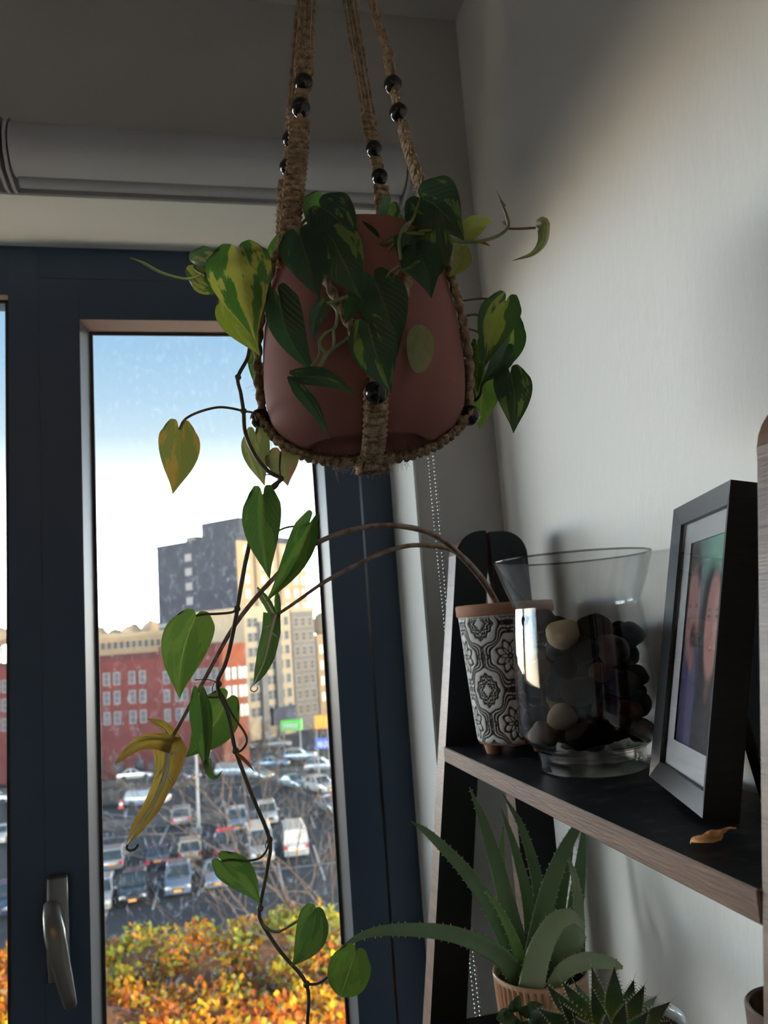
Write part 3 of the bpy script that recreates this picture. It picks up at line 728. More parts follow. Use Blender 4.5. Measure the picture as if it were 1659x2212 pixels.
# the four strands: waypoints (pixel, pixel, y), bead indices, ribbon direction
ST_ = {
 'front_left': dict(sen=[(624,520,.612),(634,420,.618),(644,320,.626),(647,262,.631)], beads=[(649,233,.633),(656,180,.637)], cap=[(657,158,.639),(660,108,.643)], up=[(660,108,.643),(665,0,.652),(680,-180,.667)], s=HC, w=.0155, th=.0085, cw=.0062, r=.0086),
 'front_right': dict(sen=[(945,530,.632),(912,412,.636),(885,330,.642),(868,268,.647)], beads=[(861,243,.648),(849,183,.652)], cap=[(845,160,.654),(836,108,.657)], up=[(836,108,.657),(803,0,.664),(760,-180,.674)], s=(HT*0.96+HC*0.28), w=.0150, th=.0085, cw=.0058, r=.0086),
 'back_right': dict(sen=[(838,545,.752),(832,490,.748),(824,406,.744)], beads=[(820,382,.742),(808,322,.738)], cap=[(804,300,.736),(795,243,.732)], up=[(795,243,.732),(756,0,.716),(735,-180,.70)], s=(HC*0.9-HT*0.42), w=.0155, th=.0085, cw=.0066, r=.0086),
 'back_left': dict(sen=[(612,500,.752),(614,440,.748),(616,386,.744)], beads=[(621,361,.742),(627,301,.738)], cap=[(629,278,.736),(634,225,.732)], up=[(634,225,.732),(654,0,.716),(680,-180,.70)], s=(HC*0.9+HT*0.42), w=.0140, th=.0085, cw=.0060, r=.0082)}
sen_bot = {}
for nm, d in ST_.items():
    g = lambda L: [PY(*q) for q in L]
    sp_ = g(d['sen']); bd = g(d['beads']); cp = g(d['cap']); upp = g(d['up'])+[APX]
    sen_bot[nm] = sp_[0]
    keepw(sennit(sp_, d['s'], d['w'], d['th'], MB(), fz=260).build('square_knot_cord', M['jute'], smooth=True), mac)
    keepw(sennit(cp, d['s'], d['w']*0.92, d['th'], MB(), fz=70).build('square_knot_cord', M['jute'], smooth=True), mac)
    for p in bd: beadm(p, (bd[1]-bd[0]).normalized(), d['r'])
    keepw(sennit([bd[0]+(bd[1]-bd[0])*0.22, bd[0]+(bd[1]-bd[0])*0.78], d['s'], d['w']*0.72, d['th']*0.9, MB(), fz=30).build('knot', M['jute'], smooth=True), mac)
    core = MB(); core.tube([sp_[-1], bd[0], bd[1], cp[0]], 0.0026, 8); keepw(core.build('core_cord', M['jute'], smooth=True), mac)
    S = Vector(d['s']).normalized()
    for k, f in enumerate((-1.0, -0.30, 0.30, 1.0)):
        pts = [p+S*(d['cw']*f*(1-0.75*max(0,(i-1))/max(1,len(upp)-2) if i > 1 else 1)) for i, p in enumerate(upp)]
        pts[-1] = APX+S*0.0022*f
        keepw(cord(pts, 0.0015 if abs(f) > .5 else 0.0017, fz=60).build('cord', M['jute'], smooth=True), mac)
# lower net: eight paired cords from the strands to four beads on the pot, then knotted arms to the base
def zfor(deg, py, off):
    z = axz(py)
    for _ in range(12): z += (proj(pot_pt(deg, z, off))[1]-py)*0.0004
    return z
zbead = {'left': zfor(180.0, 905, 0.0085), 'right': zfor(0.0, 897, 0.0085), 'front': zfor(84.0, 848, 0.0085), 'back': axz(860)}
degb = {'left': 180.0, 'right': 0.0, 'front': 84.0, 'back': 262.0}
strand_deg = {'front_left': 128.0, 'front_right': 38.0, 'back_right': -55.0, 'back_left': 232.0}
pairs = [('front_left','left'),('front_left','front'),('front_right','front'),('front_right','right'),('back_right','right'),('back_right','back'),('back_left','back'),('back_left','left')]
bead_pos = {k: pot_pt(degb[k], zbead[k], 0.0085) for k in degb}
for s_, t_ in pairs:
    da, db = strand_deg[s_], degb[t_]
    while db-da > 180: db -= 360
    while db-da < -180: db += 360
    pts = [sen_bot[s_]]; zs = Z_TOP+0.004
    for k in range(7):
        f = k/6; z = zs+(zbead[t_]+0.010-zs)*f; pts.append(pot_pt(da+(db-da)*(f**0.75), z, 0.0050))
    pts.append(bead_pos[t_])
    keepw(cord(pts, 0.0036, lobes=2, amp=0.28, twist=230.0, n=12, fz=140).build('net_cord', M['jute'], smooth=True), mac)
zk = Z_BOT-0.0105
cen = V((HPX, HPY, zk))
for t_ in degb:
    axd = (pot_pt(degb[t_], zbead[t_]+0.01, 0.008)-pot_pt(degb[t_], zbead[t_]-0.01, 0.008)).normalized()
    beadm(bead_pos[t_], axd, 0.0094)
    pts = [bead_pos[t_]]
    for f in (0.25, 0.55, 0.85): pts.append(pot_pt(degb[t_], zbead[t_]+(Z_BOT-zbead[t_])*f, 0.0050))
    a = math.radians(degb[t_]); dr = HC*math.cos(a)+HT*math.sin(a)
    pts += [V((HPX,HPY,Z_BOT-0.004))+dr*0.056, V((HPX,HPY,zk))+dr*0.030, cen+dr*0.006]
    tang = HC*(-math.sin(a))+HT*math.cos(a)
    keepw(sennit(pts, tang, 0.0170, 0.0110, MB(), r=0.0028, sp=0.0064, fz=200).build('square_knot_cord', M['jute'], smooth=True), mac)
kn = MB()
for k in range(5): kn.tube([cen+V((math.cos(2*PI*j/14)*0.012, math.sin(2*PI*j/14)*0.012, -0.002-k*0.0022+0.001*math.sin(2*PI*j/14+k*2))) for j in range(15)], 0.0024, 7, cap=False)
keepw(kn.build('gathering_knot', M['jute'], smooth=True), mac)
ts = MB()
for k in range(46):
    a = frng.uniform(0, 2*PI); r0 = frng.uniform(0.002, 0.017); L = frng.uniform(0.004, 0.011)
    p = cen+V((math.cos(a)*r0, math.sin(a)*r0, -0.006)); q = p+V((math.cos(a)*L*0.5, math.sin(a)*L*0.5, -L*0.75))
    ts.tube([p, p.lerp(q,0.5)+V((0,0,-0.001)), q], [0.0009,0.0006,0.0002], 5)
keepw(ts.build('tassel_fringe', M['jute'], smooth=True), mac)
fuzz([cen+V((frng.uniform(-.03,.03), frng.uniform(-.03,.03), -0.005)) for _ in range(200)], 0.002, 260)
rg = MB(); rg.tube([APX+V((math.cos(2*PI*j/24)*0.014, 0, 0.012+math.sin(2*PI*j/24)*0.014)) for j in range(25)], 0.0022, 8, cap=False)
keepw(rg.build('hanging_ring', M['steel'], smooth=True), mac)
keepw(tag(FUZZ.build('loose_fibres', M['fuzz']), kind='stuff'), mac)
hk = empty('ceiling_hook', (APX.x, APX.y, CZ), 'small metal hook screwed into the ceiling above the hanger', 'hook')
keepw(MB().tube(smooth_path([V((APX.x,APX.y,CZ-0.001)), V((APX.x,APX.y,APX.z+0.06)), V((APX.x+0.010,APX.y,APX.z+0.045)), V((APX.x+0.010,APX.y,APX.z+0.028)), V((APX.x,APX.y,APX.z+0.0215)), V((APX.x-0.009,APX.y,APX.z+0.030))], 6), 0.0018, 8).build('hook_wire', M['steel'], smooth=True), hk)
keepw(MB().lathe([(0,CZ-0.004),(0.012,CZ-0.003),(0.013,CZ-0.0003)], 24, (APX.x,APX.y,0)).build('mount_plate', M['steel'], smooth=True), hk)

# ================================================================== leaves
def leaf_mat(name, base, alt, cover=0.5, vein=None, trans=0.38, rough=0.38, stripe=0.0, tint=1.0, spots=None):
    """two-tone leaf: base colour, alternative variegation colour in brush-stroke patches that run out from the midrib"""
    m, nt, b = nmat(name); N = nt.nodes; L = nt.links
    uv = N.new('ShaderNodeUVMap'); uv.uv_map = 'UVMap'; sep = N.new('ShaderNodeSeparateXYZ'); L.new(uv.outputs[0], sep.inputs[0])
    oi = N.new('ShaderNodeObjectInfo')
    # coordinates skewed so that patches follow the side veins
    cx = N.new('ShaderNodeMath'); cx.operation = 'SUBTRACT'; cx.inputs[1].default_value = 0.5; L.new(sep.outputs[0], cx.inputs[0])
    ab_ = N.new('ShaderNodeMath'); ab_.operation = 'ABSOLUTE'; L.new(cx.outputs[0], ab_.inputs[0])
    sk = N.new('ShaderNodeMath'); sk.operation = 'MULTIPLY_ADD'; sk.inputs[1].default_value = -0.75; L.new(ab_.outputs[0], sk.inputs[0]); L.new(sep.outputs[1], sk.inputs[2])
    cb = N.new('ShaderNodeCombineXYZ'); ux = N.new('ShaderNodeMath'); ux.operation = 'MULTIPLY'; ux.inputs[1].default_value = 1.9; L.new(sep.outputs[0], ux.inputs[0]); L.new(ux.outputs[0], cb.inputs[0])
    vy = N.new('ShaderNodeMath'); vy.operation = 'MULTIPLY'; vy.inputs[1].default_value = 0.95; L.new(sk.outputs[0], vy.inputs[0]); L.new(vy.outputs[0], cb.inputs[1])
    rz = N.new('ShaderNodeMath'); rz.operation = 'MULTIPLY'; rz.inputs[1].default_value = 37.0; L.new(oi.outputs['Random'], rz.inputs[0]); L.new(rz.outputs[0], cb.inputs[2])
    nz = N.new('ShaderNodeTexNoise'); nz.inputs['Scale'].default_value = 1.6; nz.inputs['Detail'].default_value = 6; nz.inputs['Roughness'].default_value = 0.55; L.new(cb.outputs[0], nz.inputs['Vector'])
    sm = N.new('ShaderNodeMath'); sm.operation = 'MULTIPLY_ADD'; sm.inputs[1].default_value = -stripe; L.new(ab_.outputs[0], sm.inputs[0]); L.new(nz.outputs['Fac'], sm.inputs[2])
    rp = N.new('ShaderNodeValToRGB'); t = 0.5+(0.5-cover)*0.5-stripe*0.12; rp.color_ramp.elements[0].position = t-0.012; rp.color_ramp.elements[1].position = t+0.012
    rp.color_ramp.elements[0].color = rgba(base); rp.color_ramp.elements[1].color = rgba(alt); L.new(sm.outputs[0], rp.inputs[0])
    last = rp.outputs[0]
    # fine mottling
    nf = N.new('ShaderNodeTexNoise'); nf.inputs['Scale'].default_value = 14; nf.inputs['Detail'].default_value = 3; L.new(cb.outputs[0], nf.inputs['Vector'])
    mxm = N.new('ShaderNodeMixRGB'); mxm.blend_type = 'MULTIPLY'; mxm.inputs[0].default_value = 0.35; L.new(last, mxm.inputs[1])
    rf = N.new('ShaderNodeValToRGB'); rf.color_ramp.elements[0].color = (0.55,0.6,0.5,1); rf.color_ramp.elements[1].color = (1.25,1.2,1.15,1); L.new(nf.outputs['Fac'], rf.inputs[0]); L.new(rf.outputs[0], mxm.inputs[2]); last = mxm.outputs[0]
    if spots:
        ns = N.new('ShaderNodeTexNoise'); ns.inputs['Scale'].default_value = 3.2; L.new(cb.outputs[0], ns.inputs['Vector'])
        rs = N.new('ShaderNodeValToRGB'); rs.color_ramp.elements[0].position = 0.55; rs.color_ramp.elements[1].position = 0.70; L.new(ns.outputs['Fac'], rs.inputs[0])
        mx = N.new('ShaderNodeMixRGB'); L.new(rs.outputs[0], mx.inputs[0]); L.new(last, mx.inputs[1]); mx.inputs[2].default_value = rgba(spots); last = mx.outputs[0]
    if vein:
        cmpn = N.new('ShaderNodeMath'); cmpn.operation = 'LESS_THAN'; cmpn.inputs[1].default_value = 0.012; L.new(ab_.outputs[0], cmpn.inputs[0])
        mv = N.new('ShaderNodeMixRGB'); L.new(cmpn.outputs[0], mv.inputs[0]); L.new(last, mv.inputs[1]); mv.inputs[2].default_value = rgba(vein); last = mv.outputs[0]
    L.new(last, b.inputs['Base Color']); b.inputs['Roughness'].default_value = rough; sock(b, 'Specular IOR Level', 0.5)
    # faint side-vein relief
    wv = N.new('ShaderNodeTexWave'); wv.wave_type = 'BANDS'; wv.bands_direction = 'Y'; wv.inputs['Scale'].default_value = 3.6; wv.inputs['Distortion'].default_value = 0.6
    c3 = N.new('ShaderNodeCombineXYZ'); L.new(sk.outputs[0], c3.inputs[1]); L.new(c3.outputs[0], wv.inputs['Vector'])
    bp = N.new('ShaderNodeBump'); bp.inputs['Strength'].default_value = 0.12; bp.inputs['Distance'].default_value = 0.002; L.new(wv.outputs['Fac'], bp.inputs['Height']); L.new(bp.outputs[0], b.inputs['Normal'])
    tl = N.new('ShaderNodeBsdfTranslucent'); mt = N.new('ShaderNodeMixRGB'); mt.blend_type = 'MULTIPLY'; mt.inputs[0].default_value = 1.0; L.new(last, mt.inputs[1]); mt.inputs[2].default_value = (1.25*tint,1.25*tint,0.7*tint,1)
    L.new(mt.outputs[0], tl.inputs[0]); mxs = N.new('ShaderNodeMixShader'); mxs.inputs[0].default_value = trans
    o = [n for n in N if n.type == 'OUTPUT_MATERIAL'][0]
    L.new(b.outputs[0], mxs.inputs[1]); L.new(tl.outputs[0], mxs.inputs[2]); L.new(mxs.outputs[0], o.inputs[0]); return m
GD = (0.0186,0.0476,0.0264); GM = (0.0372,0.0840,0.0297); GL = (0.1860,0.2352,0.0462); GY = (0.2604,0.2576,0.0726)
LM = {
 'dark': leaf_mat('leaf_dark_green', GD, (0.0558,0.1064,0.0396), 0.25, (0.0434,0.0728,0.0462)),
 'dark2': leaf_mat('leaf_dark_lime_stripe', GD, (0.0992,0.1512,0.0429), 0.36, (0.0620,0.0952,0.0462)),
 'var': leaf_mat('leaf_variegated_lime', GM, GL, 0.52, (0.1984,0.2240,0.0792), stripe=0.5),
 'varl': leaf_mat('leaf_bright_variegated', (0.0465,0.1120,0.0330), GY, 0.44, (0.2480,0.2576,0.1056), trans=0.48, tint=1.25),
 'lime': leaf_mat('leaf_lime', GL, GY, 0.5, (0.2170,0.2352,0.0924), trans=0.45),
 'green': leaf_mat('leaf_mid_green', (0.0465,0.1064,0.0297), (0.0806,0.1512,0.0363), 0.45, (0.0992,0.1512,0.0528), trans=0.42),
 'fresh': leaf_mat('leaf_fresh_green', (0.068,0.128,0.030), (0.092,0.155,0.038), 0.5, (0.1860,0.2352,0.0924), trans=0.5),
 'pale': leaf_mat('leaf_pale_streaked', (0.1488,0.1736,0.0858), (0.2480,0.2352,0.1452), 0.5, (0.2604,0.2464,0.1650), trans=0.42),
 'yellow': leaf_mat('leaf_yellowing', (0.1612,0.1736,0.0561), (0.3100,0.2016,0.0495), 0.45, (0.2108,0.1680,0.0726), trans=0.42, spots=(0.2790,0.1680,0.0462)),
 'blush': leaf_mat('leaf_pink_blushed', (0.1860,0.1848,0.1056), (0.2790,0.1568,0.1254), 0.5, (0.2480,0.2016,0.1452), trans=0.4),
 'olive': leaf_mat('leaf_matt_olive', (0.24,0.25,0.115), (0.27,0.28,0.135), 0.5, None, trans=0.1, rough=0.7),
}
M['stem'] = mat('vine_stem_dark', (0.050,0.042,0.030), 0.55, col2=(0.085,0.075,0.04), nscale=120)
M['stem_green'] = mat('vine_stem_green', (0.11,0.145,0.05), 0.5, col2=(0.16,0.18,0.07), nscale=90)
M['petiole_red'] = mat('petiole_reddish', (0.19,0.105,0.065), 0.5, col2=(0.14,0.10,0.05), nscale=80)
M['sheath'] = mat('dried_sheath', (0.44,0.18,0.065), 0.8, col2=(0.26,0.10,0.04), nscale=150)
SHP = [(0,.60),(.03,.75),(.07,.87),(.12,.95),(.18,.99),(.25,1.0),(.34,.975),(.45,.89),(.56,.755),(.66,.60),(.75,.43),(.83,.28),(.89,.175),(.94,.10),(.97,.05),(1,.006)]
def shp(t, tab=SHP):
    for (a, b), (c, d) in zip(tab, tab[1:]):
        if a <= t <= c: return b+(d-b)*(t-a)/(c-a)
    return 0
def make_leaf(root, bp, tp, w, d0, d1, roll=0, fold=12, bend=0, side=0, m='dark', curl=0, lob=0.13, tipcurl=0, name='leaf', tab=SHP, wav=0.0, label=None, seed=0, nt_=26, nv_=7):
    """bp/tp base and tip pixel with depths d0/d1; w full width in pixels; bend/side arch of the axis in pixels (towards camera / across)"""
    B = PD(bp[0], bp[1], d0); T = PD(tp[0], tp[1], d1); a = T-B; Ln = a.length; ah = a.normalized()
    k = ((d0+d1)/2)/FPX
    vdir = ((B+T)*0.5-V(CAM)).normalized()
    s0 = ah.cross(vdir).normalized(); n0 = s0.cross(ah).normalized()
    if n0.dot(vdir) > 0: n0 = -n0
    # s0 flipped so that it is on the image's right when the leaf points down
    if s0.dot(V(CR)) < 0 and abs(s0.dot(V(CR))) > 0.1: s0 = -s0
    cr, sr = math.cos(math.radians(roll)), math.sin(math.radians(roll))
    s = s0*cr+n0*sr; n = n0*cr-s0*sr
    W2 = w/2*k; bnd = bend*k; sd = side*k; vs_ = []; uvs = []; nt2 = nt_; ncol = 2*nv_+1
    tf = math.tan(math.radians(fold)); rnd = random.Random(seed+int(bp[0]*7+bp[1]))
    ph = rnd.uniform(0, 6)
    for i in range(nt2+1):
        t = i/nt2; hw = W2*shp(t, tab); arch = 4*t*(1-t)
        cpos = B+a*t+n0*(bnd*arch)+s0*(sd*arch)+n0*(-tipcurl*k*max(0,t-0.55)**2*5)
        for j in range(-nv_, nv_+1):
            v = j/nv_; av = abs(v)
            back = -lob*Ln*(1-(2*av-1)**4)*max(0.0, 1-t/0.30)**2
            cu = math.radians(curl)*av
            x = hw*v*(math.sin(cu)/cu if cu > 1e-4 else 1); h = hw*av*tf - (hw*av*(1-math.cos(cu))/max(cu,1e-4) if cu > 1e-4 else 0)
            wv = wav*hw*av*math.sin(t*15+ph+v*1.5)
            p = cpos+ah*back+s*x+n*(h+wv)
            vs_.append(p); uvs.append((v*0.5+0.5, t))
    F = []
    for i in range(nt2):
        for j in range(ncol-1): F.append((i*ncol+j, i*ncol+j+1, (i+1)*ncol+j+1, (i+1)*ncol+j))
    b = MB(); b.add(vs_, F); o = b.build(name, LM[m] if isinstance(m, str) else m, smooth=True); me = o.data
    ul = me.uv_layers.new(name='UVMap'); 
    for lp_ in me.loops: ul.data[lp_.index].uv = uvs[lp_.vertex_index]
    if label: o['label'] = label
    return keepw(o, root)
def stemp(root, pts, r, m, name='stem', per=6, n=7):
    P = smooth_path([PD(*q) for q in pts], per)
    if isinstance(r, tuple): rr = [r[0]+(r[1]-r[0])*i/(len(P)-1) for i in range(len(P))]
    else: rr = r
    return keepw(MB().tube(P, rr, n).build(name, m, smooth=True), root)
def node_bump(root, px, py, d, r, m):
    return keepw(MB().sphere(PD(px,py,d), r, 8, 6).build('node', m, smooth=True), root)
phil = empty('trailing_philodendron', (HPX, HPY, Z_TOP-0.012), 'heart-leaved variegated philodendron trailing from the hanging pot', 'plant')
LF = [ # base, tip, width, d0, d1, options
 # left crown
 ((514,545),(553,738),142,.640,.610,dict(m='varl',fold=14,bend=14,side=-6,lob=.10,label='bright lime and green variegated leaf')),
 ((422,572),(545,610),98,.690,.670,dict(m='varl',fold=10,bend=10,side=-8)),
 ((436,585),(512,648),62,.700,.690,dict(m='green',fold=8,bend=8,side=10)),
 ((505,640),(562,768),92,.660,.650,dict(m='lime',fold=12,bend=10,side=-10)),
 ((590,565),(603,498),34,.690,.690,dict(m='green',fold=18)),
 ((648,512),(690,648),104,.602,.600,dict(m='dark',fold=24,bend=18)),
 ((716,512),(782,648),110,.606,.598,dict(m='dark2',fold=10,bend=16)),
 ((696,428),(673,510),62,.668,.660,dict(m='green',fold=16,bend=8,side=-8)),
 ((694,450),(780,545),104,.650,.632,dict(m='dark2',fold=8,bend=22,side=10,wav=.06)),
 ((800,540),(770,470),60,.665,.665,dict(m='dark',fold=14,bend=6)),
 ((842,440),(799,493),50,.690,.680,dict(m='dark2',fold=34,bend=10,side=8)),
 ((858,472),(846,535),36,.700,.690,dict(m='green',fold=20)),
 ((908,428),(1003,520),124,.665,.650,dict(m='dark2',fold=14,bend=20,side=12,label='large leaf folded over the right side of the pot rim')),
 ((1003,507),(1067,476),46,.690,.690,dict(m='lime',fold=6,bend=4,side=-8,lob=.06)),
 ((998,536),(968,598),44,.690,.685,dict(m='lime',fold=10,side=12)),
 ((948,502),(935,612),48,.625,.622,dict(m='dark2',fold=20,bend=8,side=12)),
 ((884,516),(868,580),66,.622,.612,dict(m='dark',fold=14,bend=10)),
 ((898,540),(932,645),90,.612,.605,dict(m='dark',fold=20,bend=16,side=8)),
 ((905,572),(860,582),30,.605,.600,dict(m='green',fold=10,bend=6,side=8)),
 ((905,500),(930,560),70,.66,.65,dict(m='green',fold=10,bend=10)),
 # front of the pot
 ((808,606),(858,770),112,.606,.600,dict(m='dark',fold=14,bend=12,side=6)),
 ((796,704),(845,850),106,.590,.590,dict(m='dark2',fold=12,bend=12,side=-4,label='large dark heart-shaped leaf hanging in front of the pot')),
 ((604,642),(686,812),84,.610,.606,dict(m='dark',fold=30,bend=12,side=-20,roll=-20)),
 ((700,655),(677,738),36,.600,.600,dict(m='dark',fold=16,side=-8)),
 ((640,815),(772,858),44,.604,.604,dict(m='dark2',fold=18,bend=8,side=16,roll=-15)),
 ((637,832),(712,950),32,.606,.606,dict(m='dark2',fold=22,side=8)),
 ((905,703),(904,806),60,.631,.632,dict(m='olive',fold=0,lob=0.02,side=4,tab=[(0,.25),(.04,.5),(.12,.78),(.25,.96),(.4,1),(.55,.98),(.7,.88),(.82,.72),(.92,.48),(.97,.3),(1,.1)],label='pale olive oval leaf lying flat against the terracotta pot')),
 ((862,640),(876,690),26,.612,.612,dict(m='lime',fold=16)),
 ((770,640),(745,700),40,.612,.606,dict(m='dark',fold=16)),
 # right-hand cluster
 ((1092,652),(1046,795),88,0.735,0.720,dict(m='var',fold=14,bend=14,side=-6,label='lime-centred leaf at the top of the right cluster')),
 ((1108,698),(1068,815),56,0.755,0.745,dict(m='var',fold=18,bend=4,side=14)),
 ((1030,746),(1032,850),36,0.730,0.725,dict(m='green',fold=32)),
 ((1092,750),(1040,828),52,0.730,0.720,dict(m='dark',fold=18,bend=8,side=8)),
 ((1042,812),(1037,928),84,0.745,0.735,dict(m='fresh',fold=8,bend=6,label='fresh green leaf low in the right cluster')),
 ((1102,806),(1109,936),82,0.720,0.710,dict(m='dark2',fold=12,bend=12,side=6)),
 # trailing vine
 ((549,758),(552,838),30,.735,.735,dict(m='green',fold=12)),
 ((386,925),(373,1068),88,.655,.650,dict(m='yellow',fold=6,bend=6,side=6,label='yellowing heart-shaped leaf on a long stalk')),
 ((552,936),(572,1050),62,.715,.710,dict(m='pale',fold=10,bend=6,side=-6)),
 ((606,975),(622,1050),74,.715,.705,dict(m='blush',fold=10,bend=8)),
 ((568,1072),(583,1252),84,.660,.650,dict(m='green',fold=20,bend=16,side=-8)),
 ((668,1130),(572,1302),62,.690,.670,dict(m='green',fold=36,bend=8,side=14,roll=10)),
 ((424,1330),(388,1510),104,.665,.655,dict(m='fresh',fold=14,bend=10,side=-12,lob=.07)),
 ((488,1512),(402,1636),96,.690,.690,dict(m='fresh',fold=10,bend=6,side=10)),
 ((430,1502),(446,1672),48,.655,.650,dict(m='green',fold=38,bend=8,tipcurl=10)),
 ((478,1860),(562,1954),66,.660,.655,dict(m='green',fold=12,bend=8,side=10)),
 ((682,1962),(628,2088),72,.655,.650,dict(m='green',fold=16,bend=10,side=14,lob=.05)),
 ((768,2056),(736,2152),92,.655,.655,dict(m='fresh',fold=6,bend=6,tab=[(0,.55),(.06,.78),(.15,.92),(.3,1),(.5,.98),(.65,.9),(.8,.72),(.9,.5),(.96,.3),(1,.08)])),
]
for (bp_, tp_, w_, a_d, b_d, kw) in LF: make_leaf(phil, bp_, tp_, w_, a_d, b_d, **kw)
# curled leaf tip of the vine, rolled young leaves, curled end leaf on the right
def ribbon(root, pts, widths, m, cupd, name='leaf', sdir=None):
    P = smooth_path([PD(*q) for q in pts], 6); nP_ = len(P); vs_ = []; uvs = []
    for i, p in enumerate(P):
        t = (P[min(i+1,nP_-1)]-P[max(i-1,0)]).normalized(); vd = (p-V(CAM)).normalized(); s = t.cross(vd).normalized(); n = s.cross(t)
        f = i/(nP_-1)*(len(widths)-1); k0 = int(f); w = widths[k0]+(widths[min(k0+1,len(widths)-1)]-widths[k0])*(f-k0); w *= pts[0][2]/FPX/2
        for j in range(-3, 4):
            v = j/3; a = math.radians(cupd)*v; q = p+s*(w*math.sin(a)/math.radians(cupd) if cupd else w*v)+n*(w*(1-math.cos(a))/math.radians(cupd) if cupd else 0)
            vs_.append(q); uvs.append((v*.5+.5, i/(nP_-1)))
    F = [(i*7+j, i*7+j+1, (i+1)*7+j+1, (i+1)*7+j) for i in range(nP_-1) for j in range(6)]
    b = MB(); b.add(vs_, F); o = b.build(name, LM[m], smooth=True); ul = o.data.uv_layers.new(name='UVMap')
    for l_ in o.data.loops: ul.data[l_.index].uv = uvs[l_.vertex_index]
    return keepw(o, root)
ribbon(phil, [(440,592,.66),(400,602,.655),(350,590,.65),(310,568,.65),(279,556,.65)], [6,13,15,12,2], 'pale', 110)
ribbon(phil, [(1157,486,.70),(1172,484,.69),(1172,520,.68),(1150,548,.68),(1107,563,.69)], [22,34,24,12,1], 'pale', 60)
ribbon(phil, [(1092,445,.70),(1082,432,.70),(1071,408,.70)], [7,9,2], 'pale', 120)
ribbon(phil, [(446,1640,.650),(452,1668,.648),(466,1680,.646),(481,1664,.646)], [22,17,9,1], 'green', 50)
# stems and petioles
S_ = stemp
S_(phil, [(560,690,.73),(541,742,.725),(534,775,.72),(514,815,.71),(520,850,.70),(526,890,.695),(530,935,.69),(552,985,.685),(580,1018,.685),(606,1034,.685),(590,1050,.685),(572,1068,.685)], (0.0016,0.0020), M['stem'])
S_(phil, [(572,1068,.685),(550,1130,.685),(530,1215,.68),(513,1310,.672),(510,1330,.672),(496,1400,.672),(484,1440,.672),(470,1470,.672),(474,1500,.672),(490,1535,.672),(500,1580,.672),(510,1625,.672),(545,1720,.672),(582,1812,.67),(578,1870,.668),(562,1955,.666),(564,1990,.665),(606,2056,.662),(662,2126,.66),(664,2212,.66),(660,2300,.66)], (0.0020,0.0015), M['stem'], per=5)
for q in ((526,888,.695),(606,1034,.685),(512,1315,.672),(472,1478,.672),(509,1622,.672),(582,1814,.67),(562,1962,.666),(662,2126,.66),(514,815,.71)): node_bump(phil, *q, 0.0030, M['stem'])
S_(phil, [(526,888,.695),(500,882,.685),(470,880,.675),(430,890,.665),(400,906,.658),(387,928,.655)], 0.0011, M['petiole_red'], 'petiole')
S_(phil, [(528,888,.695),(548,893,.70),(556,912,.715),(553,938,.716)], 0.0010, M['petiole_red'], 'petiole')
S_(phil, [(606,1034,.685),(604,1010,.70),(606,978,.714)], 0.0009, M['stem'], 'petiole')
S_(phil, [(606,1034,.685),(597,1052,.68),(582,1062,.67),(569,1074,.66)], 0.0010, M['stem'], 'petiole')
S_(phil, [(560,1180,.685),(605,1145,.688),(640,1136,.69),(668,1132,.69)], 0.0009, M['stem'], 'petiole')
S_(phil, [(511,1316,.672),(500,1323,.67),(470,1326,.667),(440,1327,.665),(424,1330,.665)], 0.0011, M['stem'], 'petiole')
S_(phil, [(473,1490,.672),(484,1508,.68),(488,1514,.69)], 0.0010, M['stem'], 'petiole')
S_(phil, [(474,1506,.672),(455,1506,.665),(432,1504,.656)], 0.0010, M['stem'], 'petiole')
S_(phil, [(486,1516,.690),(506,1550,.68),(528,1582,.675),(533,1602,.673),(524,1618,.672),(512,1626,.672)], 0.0010, M['stem'], 'petiole')
S_(phil, [(582,1816,.67),(574,1840,.668),(558,1855,.665),(530,1859,.662),(500,1857,.660),(479,1860,.660)], 0.0010, M['stem'], 'petiole')
S_(phil, [(564,1990,.665),(578,2006,.662),(600,2013,.660),(625,2000,.657),(655,1982,.655),(682,1966,.654)], 0.0011, M['stem_green'], 'petiole')
S_(phil, [(662,2126,.66),(685,2125,.66),(705,2113,.66),(722,2095,.662),(750,2066,.662),(768,2058,.656)], 0.0011, M['stem'], 'petiole')
S_(phil, [(640,540,.64),(646,500,.65),(655,480,.662),(675,464,.668),(694,452,.652)], 0.0013, M['stem_green'], 'petiole')
S_(phil, [(700,560,.64),(690,470,.668),(696,430,.668)], 0.0011, M['stem_green'], 'petiole')
S_(phil, [(600,560,.66),(540,575,.67),(500,588,.67),(468,592,.665),(440,592,.66)], (0.0024,0.0016), M['stem'])
S_(phil, [(600,560,.66),(550,560,.65),(514,548,.641)], 0.0011, M['stem_green'], 'petiole')
S_(phil, [(470,592,.666),(440,592,.68),(420,580,.688),(424,572,.69)], 0.0011, M['stem_green'], 'petiole')
S_(phil, [(600,565,.66),(560,600,.66),(506,640,.66)], 0.0010, M['stem_green'], 'petiole')
S_(phil, [(820,530,.66),(880,506,.65),(930,508,.66),(960,514,.68),(1000,522,.69),(1038,521,.69),(1075,510,.695),(1098,490,.70),(1094,465,.70),(1082,434,.70)], (0.0019,0.0013), M['stem_green'])
S_(phil, [(1099,494,.70),(1125,494,.70),(1157,492,.70)], 0.0011, M['petiole_red'], 'petiole')
S_(phil, [(840,540,.64),(862,515,.63),(882,486,.64),(893,470,.65),(908,430,.664)], 0.0012, M['stem_green'], 'petiole')
S_(phil, [(866,560,.60),(862,520,.61),(872,490,.62),(885,480,.63)], 0.0012, M['stem_green'], 'petiole')
S_(phil, [(838,500,.67),(836,490,.685),(842,442,.69)], 0.0010, M['stem_green'], 'petiole')
